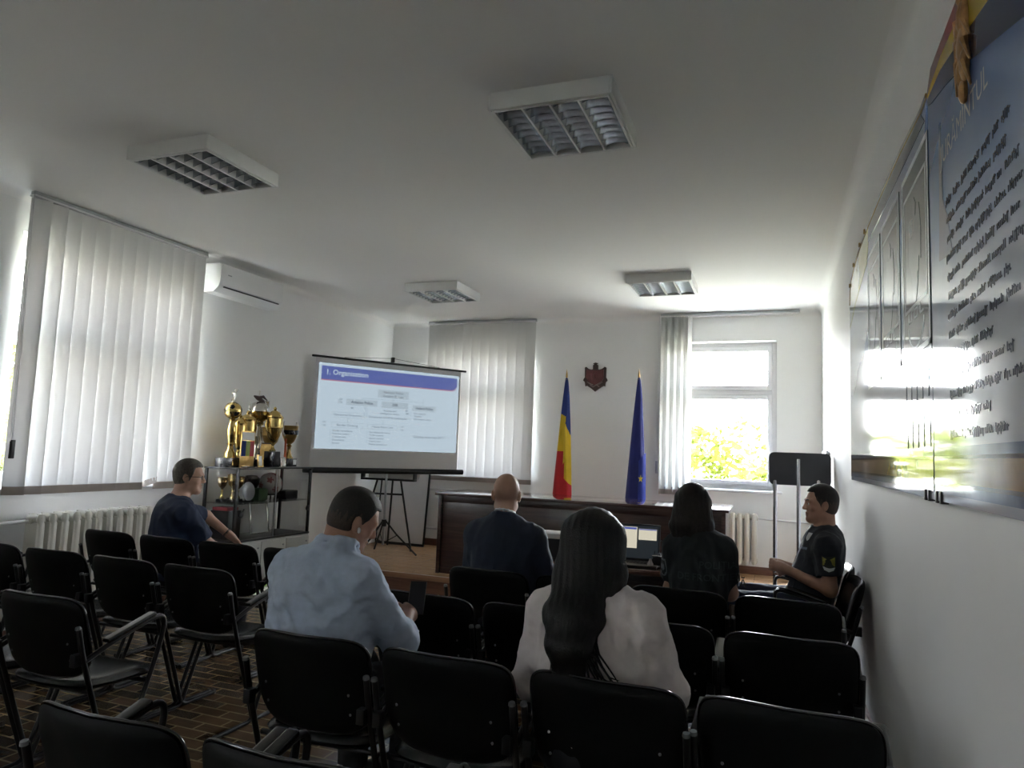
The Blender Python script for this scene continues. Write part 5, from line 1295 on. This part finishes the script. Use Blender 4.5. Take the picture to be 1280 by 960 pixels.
# --- uniformed man by the right wall
yw = rad(90)
J = default_joints(.175, .955, .09); J.update(pelvis=V3(0, .02, .565), waist=V3(0, -.03, .73), elL=V3(-.235, -.11, .705), wrL=V3(-.075, .14, .785), elR=V3(.235, -.10, .715), wrR=V3(.075, .15, .785), hipL=V3(-.09, .06, .56), hipR=V3(.09, .06, .56),
     knL=V3(-.14, .46, .555), knR=V3(.12, .49, .57), anL=V3(-.15, .50, .10), anR=V3(.13, .55, .10))
tor = dict(w=1.05, dp=1.05, bw=1.12, bd=1.15); hR = rotm(rad(10), rad(0), 0); hc = V3(0, -.075, 1.198)
hw_ = [(J['wrL'], (.55, .8, .12), (.65, -.5, .1), 1, .85), (J['wrR'], (-.55, .8, .12), (-.65, -.5, .1), -1, .95)]
p = person('man in a dark police uniform sitting sideways against the right wall with clasped hands', (.21, 5.06), yw, J, hc, hR, .98, SKIN, tor, hands=hw_, h=.0055, neck_r=.060)
UN2 = M('uniform_navy', (.009, .012, .020), .75, var=.12, vscale=18, bump=.08, bscale=200)
sh_ = shirt('uniform_shirt', p, J, UN2, tor, .014, (.70, None), 51, (.004, .0018), .52, .064, collar(J['neck']+V3(0, -.004, .004), .18, .072, .036, .008), .022, h=.006)
trousers(p, J, M('trousers_navy', (.012, .018, .045), .75, var=.12), .014); shoes(p, J)
sdf_obj('hair', hairp(hc, hR, .98, .004, .012), [HAIRD, HAIRF], p, .0045, None, hairline(hc, hR, .98, .044, .092, -.050, 9), 1, fade(hc, hR, .98, .035))
pb = MB()
for sg in (-1, 1): pb.tube([tuple(hc+hR @ (V3(*q)*.98)) for q in ((sg*.014, .1005, .036), (sg*.032, .095, .041), (sg*.05, .080, .036))], [.003, .0042, .0025], 6)
pb.make('eyebrow', HAIRD, p)
PY = M('patch_yellow', (.22, .20, .03), .7, var=.25, vscale=60); PK = M('patch_dark', (.02, .025, .02), .7); PWt = M('patch_white', (.45, .47, .48), .7)
vs, fs = poly_fan([(-.042, .045), (0, .042), (.042, .048), (.042, -.01), (.03, -.04), (0, -.052), (-.032, -.04), (-.042, -.01)]); v2, f2 = poly_fan([(-.036, .038), (.036, .040), (.034, -.012), (-.034, -.012)]); v3, f3 = poly_fan([(-.02, .02), (-.006, .03), (.012, .022), (.02, .0), (-.016, -.004)]); v4, f4 = poly_fan([(-.034, -.016), (.036, -.018), (.026, -.036), (0, -.046), (-.026, -.036)])
decal('sleeve_patch', [(0, vs, fs), (1, v2, f2), (2, v3, f3), (3, v4, f4)], sh_, p, [PK, PY, PK, PWt], (-.21, -.10, .865), (0, -1, 0), (.12, 0, 1), (1, 0, 0))
vs, fs = poly_fan([(-.03, .008), (.03, .008), (.03, -.008), (-.03, -.008)]); v2, f2 = poly_fan(shield(.022, .026))
decal('name_tape', [(0, vs, fs)], sh_, p, [M('patch_blue_grey', (.10, .13, .20), .7)], (-.09, .1, .93), (1, 0, 0), (0, 0, 1), (0, -1, 0))
decal('chest_badge', [(0, [(x-.005, y+.075) for x, y in v2], f2)], sh_, p, [PWt], (-.09, .1, .93), (1, 0, 0), (0, 0, 1), (0, -1, 0))

# ------------------------------------------------------------------ outdoors
GR = -4.5
struct(MB().box((-90, -60, GR-.2), (70, 110, GR)).make('ground', M('dry_grass_ground', (.40, .37, .28), .9, var=.2, vscale=.4), smooth=0))
def leaf_mat(name, c):
    m = bpy.data.materials.new(name); m.use_nodes = True; MATS[name] = m
    nt = m.node_tree; N = nt.nodes; L = nt.links; N.remove(N['Principled BSDF'])
    d = N.new('ShaderNodeBsdfDiffuse'); t = N.new('ShaderNodeBsdfTranslucent'); x = N.new('ShaderNodeMixShader'); x.inputs[0].default_value = .3
    no = N.new('ShaderNodeTexNoise'); no.inputs['Scale'].default_value = 1.2; tc = N.new('ShaderNodeTexCoord'); L.new(tc.outputs['Object'], no.inputs['Vector'])
    rp = N.new('ShaderNodeValToRGB'); rp.color_ramp.elements[0].position = .35; rp.color_ramp.elements[1].position = .65
    rp.color_ramp.elements[0].color = (*(Vector(c)*.6), 1); rp.color_ramp.elements[1].color = (*(Vector(c)*1.35), 1)
    L.new(no.outputs['Fac'], rp.inputs[0]); L.new(rp.outputs[0], d.inputs[0]); L.new(rp.outputs[0], t.inputs[0])
    L.new(d.outputs[0], x.inputs[1]); L.new(t.outputs[0], x.inputs[2]); L.new(x.outputs[0], N['Material Output'].inputs[0]); return m
LEAF = leaf_mat('tree_leaves', (.085, .10, .018)); BARK = M('bark', (.06, .045, .03), .9, var=.3)
def tree(seed, nleaf=5200):
    rg = np.random.RandomState(seed); t = thing('tree', '', 'tree', (0, 0, 0), 0, 'trees outside the windows')
    bl = [(np.array([rg.uniform(-1.7, 1.7), rg.uniform(-1.7, 1.7), rg.uniform(2.2, 6.3)]), rg.uniform(.8, 1.5)) for _ in range(15)]+[(np.array([0, 0, 6.0]), 1.4), (np.array([0, 0, 4.5]), 1.9)]
    V = []; F = []
    for i in range(nleaf):
        c, r = bl[rg.randint(len(bl))]; d = rg.normal(size=3); d /= np.linalg.norm(d); p = c+d*r*rg.uniform(.55, 1.05)**.5
        n = d+rg.normal(size=3)*.6; n /= np.linalg.norm(n); u = np.cross(n, rg.normal(size=3)); u /= np.linalg.norm(u); w = np.cross(n, u); s = rg.uniform(.10, .19)
        o = len(V); V += [p-u*s, p-w*s*.5, p+u*s, p+w*s*.5]; F.append((o, o+1, o+2, o+3))
    b = MB(); b.add(V, F); b.make('crown', LEAF, t, smooth=0)
    b = MB(); b.tube([(0, 0, 0), (.05, 0, 1.5), (0, .05, 3.5), (.1, 0, 5.5)], [.22, .17, .12, .05], 8)
    for k in range(6):
        c = bl[k][0]; b.tube([(0, 0, 2.2+.4*k), tuple(c*.5+np.array([0, 0, 1.4+.25*k])), tuple(c)], [.07, .045, .02], 6)
    b.make('trunk', BARK, t); return t
TR = [tree(1), tree(2), tree(5)]; used = [0, 0, 0]
SP_ = [(-1.0, 27, 1.02, 0, 'tree seen through the left half of the open front window'), (-5.6, 26, 1.10, 1, 'tree outside, left of the one in the open front window'), (2.6, 29, .94, 2, 'tree seen through the right half of the open front window'),
       (-10.2, 28, 1.12, 0, 'tree outside behind the shut front blind'), (.9, 36, 1.06, 1, 'tree further off, filling the middle of the open front window'),
       (-24, 16.2, 1.35, 0, 'tree seen in the slit beside the side-wall blind'), (-33, 24, 1.5, 1, 'further tree beyond the slit beside the side-wall blind')]
for x, y, s, k, lb_ in SP_:
    if not used[k]: o = TR[k]; o.location = (x, y, GR); o['label'] = lb_; used[k] = 1
    else: o = dup(TR[k], (x, y, GR), random.uniform(0, 6.28), lb_)
    o.scale = (s*1.15, s*1.15, s)

# ------------------------------------------------------------------ light
w = bpy.data.worlds.new('sky'); SC.world = w; w.use_nodes = True
nt = w.node_tree; N = nt.nodes; L = nt.links; bg = N['Background']
tc = N.new('ShaderNodeTexCoord'); sp = N.new('ShaderNodeSeparateXYZ'); rp = N.new('ShaderNodeValToRGB')
L.new(tc.outputs['Generated'], sp.inputs[0]); L.new(sp.outputs['Z'], rp.inputs[0]); L.new(rp.outputs[0], bg.inputs['Color'])
e = rp.color_ramp.elements; e[0].position = 0; e[0].color = (1.0, 1.0, .97, 1); e[1].position = .7; e[1].color = (.62, .78, 1.0, 1)
bg.inputs['Strength'].default_value = 1.0
sun = bpy.data.lights.new('sun', 'SUN'); sun.energy = 1.0; sun.angle = rad(1); sun.color = (1, .93, .80)
so = bpy.data.objects.new('sun', sun); COL.objects.link(so)
so.rotation_euler = Vector((-.45, .75, -.85)).to_track_quat('-Z', 'Y').to_euler()
def portal(c, sx, sy, d):
    l = bpy.data.lights.new('window_daylight', 'AREA'); l.shape = 'RECTANGLE'; l.size = sx; l.size_y = sy; l.cycles.is_portal = True
    o = bpy.data.objects.new('window_daylight', l); COL.objects.link(o); o.location = c; o.rotation_euler = Vector(d).to_track_quat('-Z', 'Z').to_euler()
for (a, b_, c, d) in (W1, W_FILL): portal((XL-.36, (a+b_)/2, (c+d)/2), b_-a, d-c, (1, 0, 0))
for (a, b_, c, d) in (WA, WBq): portal(((a+b_)/2, YF+.36, (c+d)/2), b_-a, d-c, (0, -1, 0))

# ------------------------------------------------------------------ camera
yaw, pit, rol, f = (-0.359627, 0.095346, 0.037103, 878.378)
cy, sy = cos(yaw), sin(yaw)
Fv = Vector((sy*cos(pit), cy*cos(pit), sin(pit))); Rv = Vector((cy, -sy, 0)); Uv = Rv.cross(Fv)
R2v = Rv*cos(rol)+Uv*sin(rol); U2v = Uv*cos(rol)-Rv*sin(rol)
cam = bpy.data.cameras.new('camera'); cam.sensor_width = 36; cam.lens = f*36/1280; cam.clip_start = .05; cam.clip_end = 500
co = bpy.data.objects.new('camera', cam); COL.objects.link(co)
co.matrix_world = Matrix(((R2v.x, U2v.x, -Fv.x, 0), (R2v.y, U2v.y, -Fv.y, 0), (R2v.z, U2v.z, -Fv.z, 1.48), (0, 0, 0, 1)))
SC.camera = co
vs_ = SC.view_settings; vs_.view_transform = 'Standard'; vs_.look = 'None'; vs_.gamma = 1; vs_.use_curve_mapping = False; vs_.exposure = EXPOSURE_V
SC.cycles.use_denoising = True; SC.cycles.max_bounces = 10; SC.cycles.diffuse_bounces = 7; SC.cycles.glossy_bounces = 4; SC.cycles.transparent_max_bounces = 16; SC.cycles.transmission_bounces = 6
SC.cycles.sample_clamp_indirect = 12
